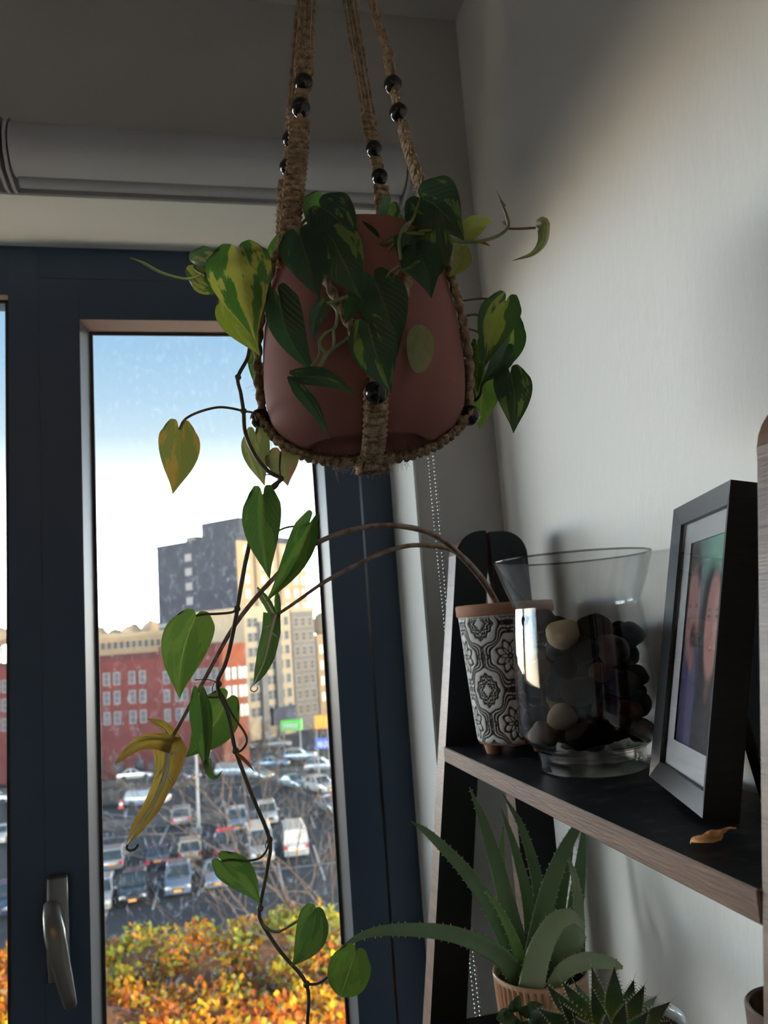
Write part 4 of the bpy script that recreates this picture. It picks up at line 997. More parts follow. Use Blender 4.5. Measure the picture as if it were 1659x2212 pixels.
S_(phil, [(905,500,.63),(925,498,.625),(948,502,.625)], 0.0010, M['stem_green'], 'petiole')
S_(phil, [(862,573,.602),(840,590,.60),(832,612,.605)], 0.0008, M['stem_green'], 'petiole')
S_(phil, [(862,583,.602),(850,600,.60),(845,622,.605)], 0.0008, M['stem_green'], 'petiole')
S_(phil, [(752,640,.598),(720,652,.60),(706,656,.60)], 0.0016, M['stem_green'], 'petiole')
S_(phil, [(712,652,.60),(728,672,.60),(726,700,.60),(718,712,.60),(700,722,.598),(690,742,.598),(706,762,.598),(720,752,.598),(757,727,.596)], 0.0013, M['stem_green'])
S_(phil, [(720,712,.60),(722,735,.598),(720,750,.598)], 0.0010, M['stem_green'], 'petiole')
S_(phil, [(706,762,.598),(692,790,.602),(676,808,.604),(642,815,.604)], (0.0019,0.0009), M['stem_green'], 'petiole')
S_(phil, [(690,742,.598),(688,770,.60),(660,805,.604),(640,830,.606)], 0.0009, M['stem_green'], 'petiole')
S_(phil, [(985,625,0.750),(997,650,0.750),(993,672,0.750),(998,700,0.750),(994,720,0.750),(997,745,0.750),(998,770,0.750),(1002,800,0.750),(1002,848,0.750)], 0.0016, M['stem'])
for a, b in (((997,650,0.750),(1092,652,0.735)), ((998,685,0.750),(1050,686,0.750)), ((995,713,0.750),(1045,724,0.745)), ((998,766,0.750),(1028,752,0.730)), ((998,770,0.750),(1018,781,0.740))):
    mid = ((a[0]+b[0])/2, (a[1]+b[1])/2-6, (a[2]+b[2])/2); S_(phil, [a, mid, b], 0.0011, M['stem_green'], 'petiole')
S_(phil, [(1002,848,0.750),(1018,858,0.740),(1028,864,0.735),(1038,850,0.730),(1043,828,0.725),(1060,817,0.720),(1102,808,0.720)], 0.0014, M['stem'])
S_(phil, [(1028,864,0.735),(1022,830,0.730),(1018,800,0.730),(1024,760,0.730)], 0.0010, M['stem_green'], 'petiole')
S_(phil, [(1003,855,0.750),(1022,842,0.745),(1042,815,0.745)], 0.0009, M['stem_green'], 'petiole')
def sheath(pts, w, lab=None): return tag(ribbon(phil, pts, [w*0.5,w,w*0.8,1], 'pale', 80, 'dried_sheath'), lab)
for pts, w in (([(510,1626,.670),(522,1636,.668),(536,1650,.668),(549,1666,.668)], 12), ([(1034,523,.688),(1046,525,.686),(1060,532,.686)], 9), ([(600,560,.64),(602,575,.635),(614,580,.635)], 12), ([(985,628,.715),(990,640,.715),(996,652,.715)], 10), ([(998,735,.715),(997,742,.715),(999,752,.715)], 7), ([(803,500,.68),(806,508,.68),(803,518,.68)], 8), ([(912,522,.64),(925,545,.635),(940,566,.63)], 12), ([(1090,478,.698),(1089,482,.698),(1094,488,.698)], 8)):
    o = sheath(pts, w); o.data.materials[0] = M['sheath']
    o['label'] = 'dried orange-brown leaf sheath'
# aerial rootlets at the nodes
for pts in ([(472,1478,.67),(458,1470,.668),(440,1468,.667),(420,1469,.667)], [(470,1480,.67),(464,1474,.668),(458,1488,.668),(462,1500,.668)], [(582,1818,.67),(574,1822,.668),(574,1832,.668)], [(596,1028,.685),(578,1025,.683),(572,1028,.683)]):
    S_(phil, pts, 0.00045, M['petiole_red'], 'rootlet', n=5)
# ================================================================== alocasia in the patterned planter
alo = empty('alocasia', (PPX, PPY, zt-0.004), 'alocasia with two long arching stalks reaching from the patterned planter to the window', 'plant')
M['alo_stalk'] = mat('mottled_stalk', (0.17,0.095,0.065), 0.5, col2=(0.27,0.20,0.14), nscale=90, stretch=(1,1,1), lo=0.42, hi=0.6)
M['alo_green'] = LM['alog'] = leaf_mat('alocasia_green', (0.045,0.095,0.032), (0.065,0.12,0.042), 0.4, None, trans=0.42)
LM['aloy'] = leaf_mat('alocasia_yellow', (0.25,0.15,0.042), (0.31,0.21,0.06), 0.5, None, trans=0.4, spots=(0.17,0.085,0.035))
M['vein'] = mat('pale_leaf_vein', (0.55,0.53,0.36), 0.5)
def yplane(y): return lambda px, py, q=None: PY(px, py, y)
soilp = PY(1092, 1345, PPY)
stalk1 = [PY(1090,1345,.955), PY(1060,1280,.93), PY(1000,1205,.90), PY(930,1152,.87), PY(830,1135,.845), PY(720,1157,.83), PY(630,1212,.82), PY(520,1332,.81), PY(440,1470,.80), PY(374,1590,.79)]
stalk2 = [PY(1086,1345,.968), PY(1050,1262,.955), PY(990,1196,.93), PY(930,1179,.91), PY(850,1186,.89), PY(720,1246,.87), PY(640,1300,.86), PY(596,1330,.855)]
for st, r0, r1 in ((stalk1, .0042, .0017), (stalk2, .0040, .0015)):
    P = smooth_path(st, 7); keepw(MB().tube(P, [r0+(r1-r0)*i/(len(P)-1) for i in range(len(P))], 10).build('stalk', M['alo_stalk'], smooth=True), alo)
def sagleaf(strips, y, m, veins, bulge):
    b = MB(); uvs = []
    for (pts, wl_, wr_, dz) in strips:
        P = [PY(px, py, y+dz) for px, py in pts]; P = smooth_path(P, 6); n_ = len(P); k = y/FPX; vs_ = []
        def iv(arr, f): f *= (len(arr)-1); i0 = min(int(f), len(arr)-2); return arr[i0]+(arr[i0+1]-arr[i0])*(f-i0)
        for i, p in enumerate(P):
            f = i/(n_-1); t = (P[min(i+1,n_-1)]-P[max(i-1,0)]).normalized(); vd = (p-V(CAM)).normalized(); s = vd.cross(t).normalized()
            if s.dot(V(CR)) > 0 and t.dot(V(CU)) > 0.5: pass
            nn = -vd
            for j in range(-4, 5):
                v = j/4; w = (iv(wr_, f) if v > 0 else iv(wl_, f))*k
                vs_.append(p+s*(-w*v)+nn*(bulge*(abs(v)**1.3)*w+0.0008*math.sin(f*26+v*3)*abs(v))); uvs.append((v*.5+.5, f))
        b.add(vs_, [(i*9+j, i*9+j+1, (i+1)*9+j+1, (i+1)*9+j) for i in range(n_-1) for j in range(8)])
    o = b.build('leaf', LM[m], smooth=True); ul = o.data.uv_layers.new(name='UVMap')
    for l_ in o.data.loops: ul.data[l_.index].uv = uvs[l_.vertex_index]
    keepw(o, alo)
    for pts, r in veins:
        P = smooth_path([PY(px, py, y-0.0022) for px, py in pts], 6); vo = MB().tube(P, [1.5*r*(1-0.75*i/(len(P)-1)) for i in range(len(P))], 6).build('vein', M['vein'], smooth=True)
        vo.parent = o
    return o
# green arrowhead leaf, seen almost edge on
o1 = sagleaf([([(593,1326),(586,1365),(575,1415),(562,1452),(547,1480)], [24,20,20,13,1], [12,20,19,12,1], 0.0),
         ([(592,1334),(580,1308),(567,1288),(556,1268)], [7,10,9,1], [7,9,8,1], 0.004), ([(597,1338),(600,1312),(599,1290),(598,1273)], [8,7,6,1], [8,8,6,1], 0.006)],
        0.855, 'alog', [([(594,1326),(584,1370),(573,1420),(558,1458),(547,1480)], .0016), ([(590,1345),(578,1352),(570,1356)], .0007), ([(586,1366),(596,1374),(599,1376)], .0007), ([(574,1418),(566,1432)], .0006), ([(593,1328),(578,1302),(558,1272)], .0008)], 0.35)
tag(o1, 'green arrow-shaped leaf with white veins and a curled tip')
tl_ = MB().tube(smooth_path([PY(q[0],q[1],.853) for q in ((547,1478),(542,1484),(542,1491),(549,1494),(555,1490),(556,1484))], 5), [0.0007]*26, 6); 
keepw(tl_.build('leaf_tip', M['vein'], smooth=True), alo)
o2 = sagleaf([([(366,1592),(364,1622),(360,1665),(346,1705),(326,1745),(298,1785),(275,1826)], [10,30,22,19,17,13,2], [22,38,27,18,17,13,2], 0.0),
         ([(372,1608),(338,1600),(302,1606),(272,1627),(249,1651)], [18,15,14,8,1], [18,17,14,9,1], -0.006), ([(376,1602),(362,1578),(344,1563),(318,1553)], [16,12,9,1], [14,8,8,1], 0.004)],
        0.79, 'aloy', [([(368,1592),(363,1625),(358,1668),(344,1706),(324,1747),(296,1788),(275,1826)], .0022), ([(364,1605),(338,1594),(302,1598),(270,1622),(250,1650)], .0010), ([(361,1650),(345,1672),(336,1680)], .0009), ([(362,1632),(382,1622),(394,1620)], .0009), ([(358,1668),(372,1690),(376,1694)], .0009), ([(370,1600),(352,1572),(322,1556)], .0008)], 0.3)
tag(o2, 'yellow-brown drooping arrow-shaped leaf with pale veins')
keepw(MB().tube(smooth_path([PY(q[0],q[1],.788) for q in ((275,1824),(274,1832),(281,1837),(291,1834),(299,1823))], 5), [0.0013,0.0012]*10+[0.0003], 6).build('leaf_tip', M['stem'], smooth=True), alo)

# ================================================================== aloe in a ribbed tan pot on the lower shelf
LSZ = 1.058
rc = PX(1166, 2094, 0.347); AX, AY, AZ = rc.x, rc.y, rc.z
adep = proj(rc)[2]; AR = 104*adep/FPX
print('aloe pot', AX, AY, AZ, AR, 'height', AZ-LSZ)
apot = empty('ribbed_pot', (AX, AY, LSZ), 'ribbed tan ceramic pot holding the aloe on the lower shelf', 'pot')
M['tan'] = mat('tan_glaze', (0.52,0.31,0.19), 0.28, col2=(0.44,0.25,0.15), nscale=18, coat=0.3)
nr = 44; ns = nr*8; vs_ = []; prof = [(0.80,LSZ+0.0004),(0.84,LSZ+0.004),(0.90,LSZ+(AZ-LSZ)*0.35),(0.955,LSZ+(AZ-LSZ)*0.75),(0.975,AZ-0.0065),(0.985,AZ-0.003),(0.975,AZ)]
for (f, z) in prof:
    for k in range(ns):
        a = 2*PI*k/ns; rib = (0.5+0.5*math.cos(nr*a)); r = AR*f*(1-0.055*(1-rib**0.6)*(1 if z < AZ-0.004 else 0.0)); vs_.append((AX+r*math.cos(a), AY+r*math.sin(a), z))
b = MB(); m_ = len(prof); b.add(vs_, [(i*ns+k, i*ns+(k+1) % ns, (i+1)*ns+(k+1) % ns, (i+1)*ns+k) for i in range(m_-1) for k in range(ns)]+[tuple(reversed(range(ns)))])
keepw(b.build('ribbed_body', M['tan'], smooth='auto'), apot)
keepw(MB().lathe([(AR*0.975,AZ),(AR*0.96,AZ+0.0012),(AR*0.93,AZ+0.0006),(AR*0.915,AZ-0.004),(AR*0.90,AZ-0.02)], 80, (AX,AY,0)).build('rim', M['tan'], smooth=True), apot)
keepw(MB().lathe([(AR*0.905,AZ-0.012),(AR*0.5,AZ-0.010),(0,AZ-0.009)], 48, (AX,AY,0)).build('soil', M['soil'], smooth=True), apot)
aloe = empty('aloe_vera', (AX, AY, AZ-0.01), 'tall aloe vera with toothed fleshy leaves in the ribbed pot', 'plant')
M['aloe'] = mat('aloe_skin', (0.105,0.20,0.088), 0.42, col2=(0.145,0.25,0.12), nscale=30, lo=0.3, hi=0.7)
M['aloe_pale'] = mat('aloe_skin_pale', (0.26,0.36,0.215), 0.45, col2=(0.33,0.43,0.27), nscale=30)
M['aloe_lime'] = mat('aloe_skin_bright', (0.14,0.30,0.075), 0.42, col2=(0.19,0.36,0.095), nscale=30)
M['tooth'] = mat('pale_tooth', (0.50,0.52,0.38), 0.5)
def fleshy(root, P, w, th, m, sdir=None, teeth=True, tip=0.05, name='leaf', tsp=0.011, tl=0.0022, prof=None, flip=1):
    P = smooth_path(P, 7); n_ = len(P); vs_ = []; S0 = sdir; tm = MB(); acc = 0; nxt = tsp*0.6; N_ = 12; rails = []
    for i, p in enumerate(P):
        f = i/(n_-1); t = (P[min(i+1,n_-1)]-P[max(i-1,0)]).normalized(); vd = (p-V(CAM)).normalized()
        s = (t.cross(vd) if S0 is None else S0-t*S0.dot(t)).normalized(); n = s.cross(t)
        if n.dot(vd) > 0: n = -n
        n = n*flip
        g = prof(f) if prof else max(tip, (1-f**1.5)**0.85)
        W = w/2*g; H = th*g
        for k in range(N_):
            a = 2*PI*k/N_; x = math.cos(a); z = math.sin(a)
            zz_ = (z*0.35 if z > 0 else z)*H + (x*x-0.4)*H*0.55     # crescent: hollow upper face
            vs_.append(p+s*(W*x)+n*zz_)
        if i: acc += (P[i]-P[i-1]).length
        if teeth and acc > nxt and f < 0.97:
            nxt += tsp
            for sd in (-1, 1):
                q = p+s*(W*0.98*sd)+n*(H*0.33); d = (s*sd+t*0.35).normalized(); u = t*0.0009; nn = n*0.0006
                tm.add([q-u-nn, q+u-nn, q+nn, q+d*tl], [(0,1,3),(1,2,3),(2,0,3)])
    F = [(i*N_+k, i*N_+(k+1) % N_, (i+1)*N_+(k+1) % N_, (i+1)*N_+k) for i in range(n_-1) for k in range(N_)]+[tuple(reversed(range(N_))), tuple((n_-1)*N_+k for k in range(N_))]
    b = MB(); b.add(vs_, F); o = b.build(name, m, smooth=True); recalc(o); keepw(o, root)
    if teeth and tm.v:
        to = tm.build('teeth', M['tooth']); to['kind'] = 'stuff'; to.parent = o
    return o
K_ = adep/FPX
def AL_(pts, w, m='aloe', th=0.30, dy=(0,0), **kw):
    n_ = len(pts); P = [PY(px, py, AY+dy[0]+(dy[1]-dy[0])*i/(n_-1)) for i, (px, py) in enumerate(pts)]
    fleshy(aloe, P, w*K_*1.06, w*K_*th, M[m], **kw)
AL_([(1122,2118),(1082,2000),(1012,1890),(932,1806),(888,1774)], 40, dy=(-.005,-.03))
AL_([(1136,2108),(1104,1985),(1072,1865),(1040,1765),(1014,1700)], 42, dy=(0,.02))
AL_([(1112,2100),(1088,1965),(1083,1860),(1087,1784)], 30, 'aloe_lime', dy=(.01,.03))
AL_([(1152,2098),(1142,1955),(1112,1832),(1082,1744)], 32, dy=(.01,.04))
AL_([(1172,2090),(1166,1935),(1132,1800),(1086,1714)], 34, dy=(.015,.05))
AL_([(1150,2085),(1180,1945),(1212,1852),(1247,1785),(1262,1755)], 42, dy=(-.005,-.015), tip=0.12)
AL_([(1188,2080),(1208,1945),(1226,1862),(1240,1800)], 36, dy=(.01,.02))
AL_([(1228,2085),(1244,1950),(1256,1850),(1262,1770)], 40, dy=(.02,.02), tip=0.2)
AL_([(1240,2090),(1250,1985),(1242,1900),(1221,1838)], 30, 'aloe_pale', dy=(-.005,-.01))
AL_([(1184,2090),(1196,1980),(1196,1888)], 18, dy=(0,0))
AL_([(1142,2130),(1112,2035),(1078,1965),(1045,1922)], 26, 'aloe_lime', dy=(-.015,-.03))
AL_([(1128,2125),(1075,2062),(985,2020),(875,2008),(785,2020),(712,2070)], 38, dy=(-.01,-.09))
AL_([(1146,2142),(1164,2060),(1196,1998),(1228,1980),(1250,1990),(1263,2016)], 50, 'aloe_pale', dy=(-.03,-.045), th=0.36)
AL_([(1200,2125),(1216,2065),(1232,2022),(1242,1996)], 58, 'aloe_pale', dy=(-.01,-.02), th=0.36, prof=lambda f: 1.0 if f < .82 else max(0.12, math.sqrt(max(0,1-((f-.82)/.18)**2))))
AL_([(1234,2110),(1246,2050),(1250,2000)], 46, dy=(.01,.01), prof=lambda f: 1-0.5*f)
AL_([(1188,2140),(1222,2094),(1268,2076),(1315,2080),(1345,2090)], 34, 'aloe_pale', dy=(-.03,-.05), prof=lambda f: max(0.2, (1-f**3)**0.5*(0.75+0.25*math.sin(PI*f))))

# ================================================================== lace aloe in a white pot
lc = PY(1322, 2232, 0.655); LAX, LAY, LAZ = lc.x, lc.y, lc.z; lk = proj(lc)[2]/FPX
print('lace aloe', LAX, LAY, LAZ)
M['white_glaze'] = mat('white_glaze', (0.70,0.69,0.65), 0.22, coat=0.4)
wr = min(0.040, LAX-0.2450+0.02)
wp = empty('white_bowl_pot', (LAX+0.005, LAY+0.012, LSZ), 'glossy white ceramic pot behind the lace aloe rosette', 'pot')
wz = PY(1400, 2152, LAY+0.075)[2]
wc_ = PY(1378, 2200, LAY+0.045)
WC = (min(wc_.x, 0.395), LAY+0.045, 0)
wp.location = (WC[0], WC[1], LSZ)
keepw(MB().lathe([(0.0,LSZ+0.0005),(0.028,LSZ+0.0005),(0.036,LSZ+0.012),(0.0415,LSZ+0.03),(0.042,wz-0.006),(0.0412,wz),(0.0395,wz),(0.0385,wz-0.006),(0.036,wz-0.02)], 64, WC).build('glazed_body', M['white_glaze'], smooth=True), wp)
keepw(MB().lathe([(0.0375,wz-0.012),(0.02,wz-0.010),(0,wz-0.009)], 40, WC).build('soil', M['soil'], smooth=True), wp)
lace = empty('lace_aloe', (LAX, LAY, LAZ), 'spiky rosette of lace aloe with white-toothed pointed leaves', 'plant')
m, nt, bb = nmat('lace_aloe_skin'); N = nt.nodes; L = nt.links
ca_ = N.new('ShaderNodeAttribute'); ca_.attribute_name = 'Col'; vo_ = N.new('ShaderNodeTexVoronoi'); vo_.inputs['Scale'].default_value = 420
tc_ = N.new('ShaderNodeTexCoord'); L.new(tc_.outputs['Object'], vo_.inputs['Vector']); rp_ = N.new('ShaderNodeValToRGB'); rp_.color_ramp.elements[0].position = 0.10; rp_.color_ramp.elements[1].position = 0.18
rp_.color_ramp.elements[0].color = (0.55,0.6,0.5,1); rp_.color_ramp.elements[1].color = (0,0,0,1); L.new(vo_.outputs['Distance'], rp_.inputs[0])
mx_ = N.new('ShaderNodeMixRGB'); mx_.blend_type = 'ADD'; mx_.inputs[0].default_value = 0.35; L.new(ca_.outputs['Color'], mx_.inputs[1]); L.new(rp_.outputs[0], mx_.inputs[2]); L.new(mx_.outputs[0], bb.inputs['Base Color']); bb.inputs['Roughness'].default_value = 0.45
M['lace'] = m
def lace_leaf(tip, w, dy, base=(0,0)):
    P0 = PY(1322+base[0], 2228+base[1], LAY); P2 = PY(tip[0], tip[1], LAY+dy); mid = (P0+P2)*0.5+ (P0-lc)*0.4+V((0,0,0.004))
    P = [P0, mid, P2]
    o = fleshy(lace, P, w*lk, w*lk*0.24, M['lace'], tsp=0.0022, tl=0.0024, tip=0.02, prof=lambda f: max(0.015, (0.72+0.5*math.sin(PI*min(1,f*1.15)*0.9))*(1-f)**0.78*1.05))
    n_ = len(o.data.vertices)//12; cs = []
    for i in range(n_):
        f = i/(n_-1); c0 = np.array([0.36,0.50,0.09]); c1 = np.array([0.07,0.16,0.065]); c2 = np.array([0.04,0.055,0.045])
        c = c0+(c1-c0)*min(1,f/0.45) if f < 0.45 else c1+(c2-c1)*min(1,(f-0.45)/0.4); cs += [c]*12
    set_col(o, cs)
    hr = MB().tube([P2, P2+(P2-P0).normalized()*0.003, P2+(P2-P0).normalized()*0.006+V((0.001,0,0.0015))], [0.00035,0.00018,0.00006], 4); h = hr.build('bristle', M['tooth']); h.parent = o
for tip, w, dy, bs in (((1278,2088),34,.02,(-8,0)), ((1327,2088),46,-.005,(4,0)), ((1369,2116),36,.015,(16,0)), ((1392,2128),40,-.01,(20,6)), ((1448,2164),40,-.01,(30,14)),
        ((1180,2126),38,-.005,(-36,8)), ((1214,2120),38,.012,(-22,4)), ((1164,2180),38,-.02,(-40,16)), ((1278,2134),34,-.025,(-10,12)), ((1212,2168),36,-.03,(-30,18)),
        ((1240,2196),34,-.04,(-24,24)), ((1452,2206),34,-.015,(36,22)), ((1400,2186),34,-.035,(22,20)), ((1180,2218),34,-.03,(-40,26)), ((1350,2168),34,-.035,(8,16)), ((1310,2190),32,-.05,(-4,24)), ((1420,2150),30,.03,(24,6)), ((1240,2120),28,.035,(-16,4))):
    lace_leaf(tip, w, dy, bs)

# ================================================================== small leafy succulent at the bottom edge
sc = PY(1130, 2235, 0.70)
spot = empty('small_dark_pot', (sc.x, sc.y, LSZ), 'small dark pot under the round-leaved succulent at the bottom edge', 'pot')
keepw(MB().lathe([(0.0,LSZ+0.0005),(0.018,LSZ+0.0005),(0.0225,sc.z-0.006),(0.0215,sc.z-0.006),(0.02,sc.z-0.014),(0,sc.z-0.014)], 40, (sc.x,sc.y,0)).build('pot_body', M['blackwood'], smooth='auto'), spot)
suc = empty('round_leaved_succulent', (sc.x, sc.y, sc.z-0.014), 'small grey-green succulent sprigs with rounded leaves beside the ribbed pot', 'plant')
LM['suc'] = leaf_mat('succulent_grey_green', (0.045,0.085,0.045), (0.065,0.11,0.06), 0.5, None, trans=0.12)
for (bx_, by_), (tx_, ty_), w in (((1105,2190),(1072,2202),30), ((1108,2186),(1106,2162),20), ((1130,2195),(1140,2172),26), ((1140,2190),(1172,2170),34), ((1150,2196),(1190,2200),32), ((1118,2200),(1100,2222),34), ((1140,2204),(1150,2228),36), ((1112,2184),(1122,2150),22), ((1126,2206),(1122,2226),30), ((1095,2194),(1078,2186),20)):
    make_leaf(suc, (bx_,by_), (tx_,ty_), w, .735, .725, fold=14, bend=4, m='suc', lob=.02, tab=[(0,.3),(.1,.55),(.25,.82),(.45,1),(.65,.96),(.82,.74),(.93,.42),(1,.06)])
for pts in ([(1130,2245,.735),(1118,2215,.735),(1106,2186,.735)], [(1132,2245,.735),(1140,2215,.735),(1148,2190,.735)], [(1131,2245,.735),(1128,2210,.735),(1120,2180,.735)]): stemp(suc, pts, 0.0012, M['stem_green'])

# ================================================================== brown cup by the right post
cc = PY(1668, 2215, 0.520); CRd = 0.030
cz_ = PY(1650, 2182, 0.500)[2]
cx_ = min(cc.x+0.004, 0.405)
cup = empty('brown_cup', (cx_, 0.500, LSZ), 'brown ceramic cup half hidden by the right shelf post', 'cup')
M['cup'] = mat('brown_ceramic', (0.13,0.085,0.065), 0.4)
keepw(MB().lathe([(0,LSZ+0.0005),(0.022,LSZ+0.0005),(0.026,LSZ+0.01),(CRd,LSZ+0.05),(CRd,cz_-0.001),(CRd-0.001,cz_),(CRd-0.003,cz_-0.001),(CRd-0.004,LSZ+0.02),(0,LSZ+0.016)], 56, (cx_,0.500,0)).build('cup_body', M['cup'], smooth='auto'), cup)

# ================================================================== dried leaf on the shelf
LM['dry'] = leaf_mat('dry_leaf', (0.75,0.36,0.11), (0.52,0.23,0.075), 0.45, None, trans=0.25, rough=0.7)
dp = [PZ(1503,1812,SHZ+0.003), PZ(1530,1806,SHZ+0.010), PZ(1556,1798,SHZ+0.007), PZ(1590,1793,SHZ+0.006)]
P = smooth_path(dp, 8); n_ = len(P); vs_ = []; uvs = []
ws = [0.0065,0.0105,0.0062,0.0030,0.0008]
for i, p in enumerate(P):
    f = i/(n_-1); q = f*4; k0 = min(int(q),3); w = ws[k0]+(ws[k0+1]-ws[k0])*(q-k0); t = (P[min(i+1,n_-1)]-P[max(i-1,0)]).normalized(); s = t.cross(V((0,0,1))).normalized(); n = s.cross(t)
    cup_ = math.radians(75-110*f)
    for j in range(-4, 5):
        v = j/4; a = cup_*v; vs_.append(p+s*(w*math.sin(a)/cup_ if abs(cup_) > .02 else w*v)-n*((w*(1-math.cos(a))/cup_ if abs(cup_) > .02 else 0)-0.0006*math.sin(f*20+j))); uvs.append((v*.5+.5,f))
zmin = min(v[2] for v in vs_)
vs_ = [V((v[0],v[1],v[2]-zmin+SHZ+0.0004)) for v in vs_]
b = MB(); b.add(vs_, [(i*9+j, i*9+j+1, (i+1)*9+j+1, (i+1)*9+j) for i in range(n_-1) for j in range(8)])
dl = b.build('dried_leaf', LM['dry'], smooth=True); ul = dl.data.uv_layers.new(name='UVMap')
for l_ in dl.data.loops: ul.data[l_.index].uv = uvs[l_.vertex_index]
tag(dl, 'curled orange-brown dried leaf lying on the shelf below the frame', 'leaf')
# ================================================================== outside
ZG = 1.55-17.5
def GP(px, d):        # ground point in pixel column px at perpendicular depth d
    a = (px-IMW/2)/FPX; b = ((ZG-CAM[2])/d-CF[2]-CR[2]*a)/(-CU[2])
    return Vector(CAM+(CF+CR*a-CU*b)*d)
def HZt(px, py, d): return PD(px, py, d)[2]
M['asphalt'] = mat('asphalt', (0.0242,0.0297,0.0396), 0.9, spec=0.2, col2=(0.0330,0.0385,0.0484), nscale=0.35, bump=0.2, bscale=8)
M['paint'] = mat('road_paint', (0.3360,0.3440,0.3520), 0.8)
M['pave'] = mat('pavement', (0.0760,0.0720,0.0660), 0.9, col2=(0.0600,0.0580,0.0560), nscale=0.5)
lot = tag(MB().box((-400,6,ZG-0.5),(400,900,ZG)).build('ground', M['asphalt']), kind='structure')
def strip(px0, py0, px1, py1, w=0.16, nm='parking_line', m='paint'):
    a = PZ(px0,py0,ZG); b = PZ(px1,py1,ZG); d = (b-a).normalized(); s = V((-d.y,d.x,0))*w/2; z = V((0,0,0.02))
    mb = MB(); mb.add([a-s+z,a+s+z,b+s+z,b-s+z], [(0,1,2,3)]); o = recalc(mb.build(nm, M[m])); o.parent = lot; return o
for q in ((368,1777,339,1835),(433,1766,410,1818),(345,1905,330,1966),(445,1860,428,1935),(600,1858,612,1924),(677,1826,702,1902),(510,1765,482,1812),(612,1745,622,1790),(185,1842,226,1811),(226,1811,380,1800),(250,1895,228,1980),
          (520,1880,512,1905),(205,1756,290,1765),(470,1705,520,1700),(665,1745,680,1790),(150,1918,128,1985),(540,1886,740,1862)):
    strip(*q)
def pave(p0, p1, d0, d1, nm='pavement', m='pave', z=0.12):
    a, b, c, d = GP(p0,d0), GP(p1,d0), GP(p1,d1), GP(p0,d1); mb = MB()
    lo = [a,b,c,d]; mb.add([V((p.x,p.y,ZG)) for p in lo]+[V((p.x,p.y,ZG+z)) for p in lo], [(4,5,6,7),(0,1,5,4),(1,2,6,5),(2,3,7,6),(3,0,4,7)])
    o = recalc(mb.build(nm, M[m])); return tag(o, kind='structure')
pave(-250, 1100, 99, 107)
pave(-250, 1100, 78, 82, 'median')
# ------------------------------------------------------------------ cars
M['cglass'] = mat('car_window_glass', (0.02,0.03,0.035), 0.12, spec=0.8)
M['tyre'] = mat('tyre_rubber', (0.015,0.015,0.016), 0.8)
M['trim'] = mat('car_black_trim', (0.02,0.02,0.022), 0.5)
M['hl'] = mat('headlamp_glass', (0.75,0.75,0.72), 0.1, metal=0.4)
M['tail'] = mat('tail_lamp_red', (0.55,0.02,0.02), 0.25)
M['plate'] = mat('orange_number_plate', (0.75,0.30,0.03), 0.5)
M['platew'] = mat('white_number_plate', (0.7,0.7,0.66), 0.5)
PAINT = {}
def paint(n, c, metal=0.25): 
    if n not in PAINT: PAINT[n] = mat('car_paint_'+n, tuple(x*0.6 for x in c), 0.22, metal=metal, coat=0.6)
    return PAINT[n]
for n, c in dict(silver=(0.42,0.44,0.47), black=(0.02,0.022,0.03), slate=(0.20,0.25,0.33), white=(0.72,0.72,0.70), blue=(0.20,0.30,0.42), skyblue=(0.36,0.45,0.55), navy=(0.05,0.07,0.14), purple=(0.15,0.13,0.20), cream=(0.66,0.58,0.46), grey=(0.24,0.25,0.26), teal=(0.22,0.33,0.36)).items(): paint(n, c)
TYPES = dict(suv=dict(L=4.6,W=1.88,H=1.72,belt=1.02,hood=(0.98,1.05),cab=(-0.75,2.15),rake=(0.75,0.35)), sedan=dict(L=4.7,W=1.82,H=1.45,belt=0.90,hood=(0.78,0.92),cab=(-0.75,1.65),rake=(0.85,0.75)),
             van=dict(L=5.4,W=2.0,H=2.35,belt=1.25,hood=(1.05,1.25),cab=(-1.75,2.65),rake=(0.6,0.08)), minivan=dict(L=4.9,W=1.92,H=1.75,belt=1.0,hood=(0.95,1.02),cab=(-1.2,2.35),rake=(0.9,0.25)),
             pickup=dict(L=5.5,W=1.98,H=1.85,belt=1.08,hood=(1.02,1.10),cab=(-1.0,0.95),rake=(0.6,0.25)))
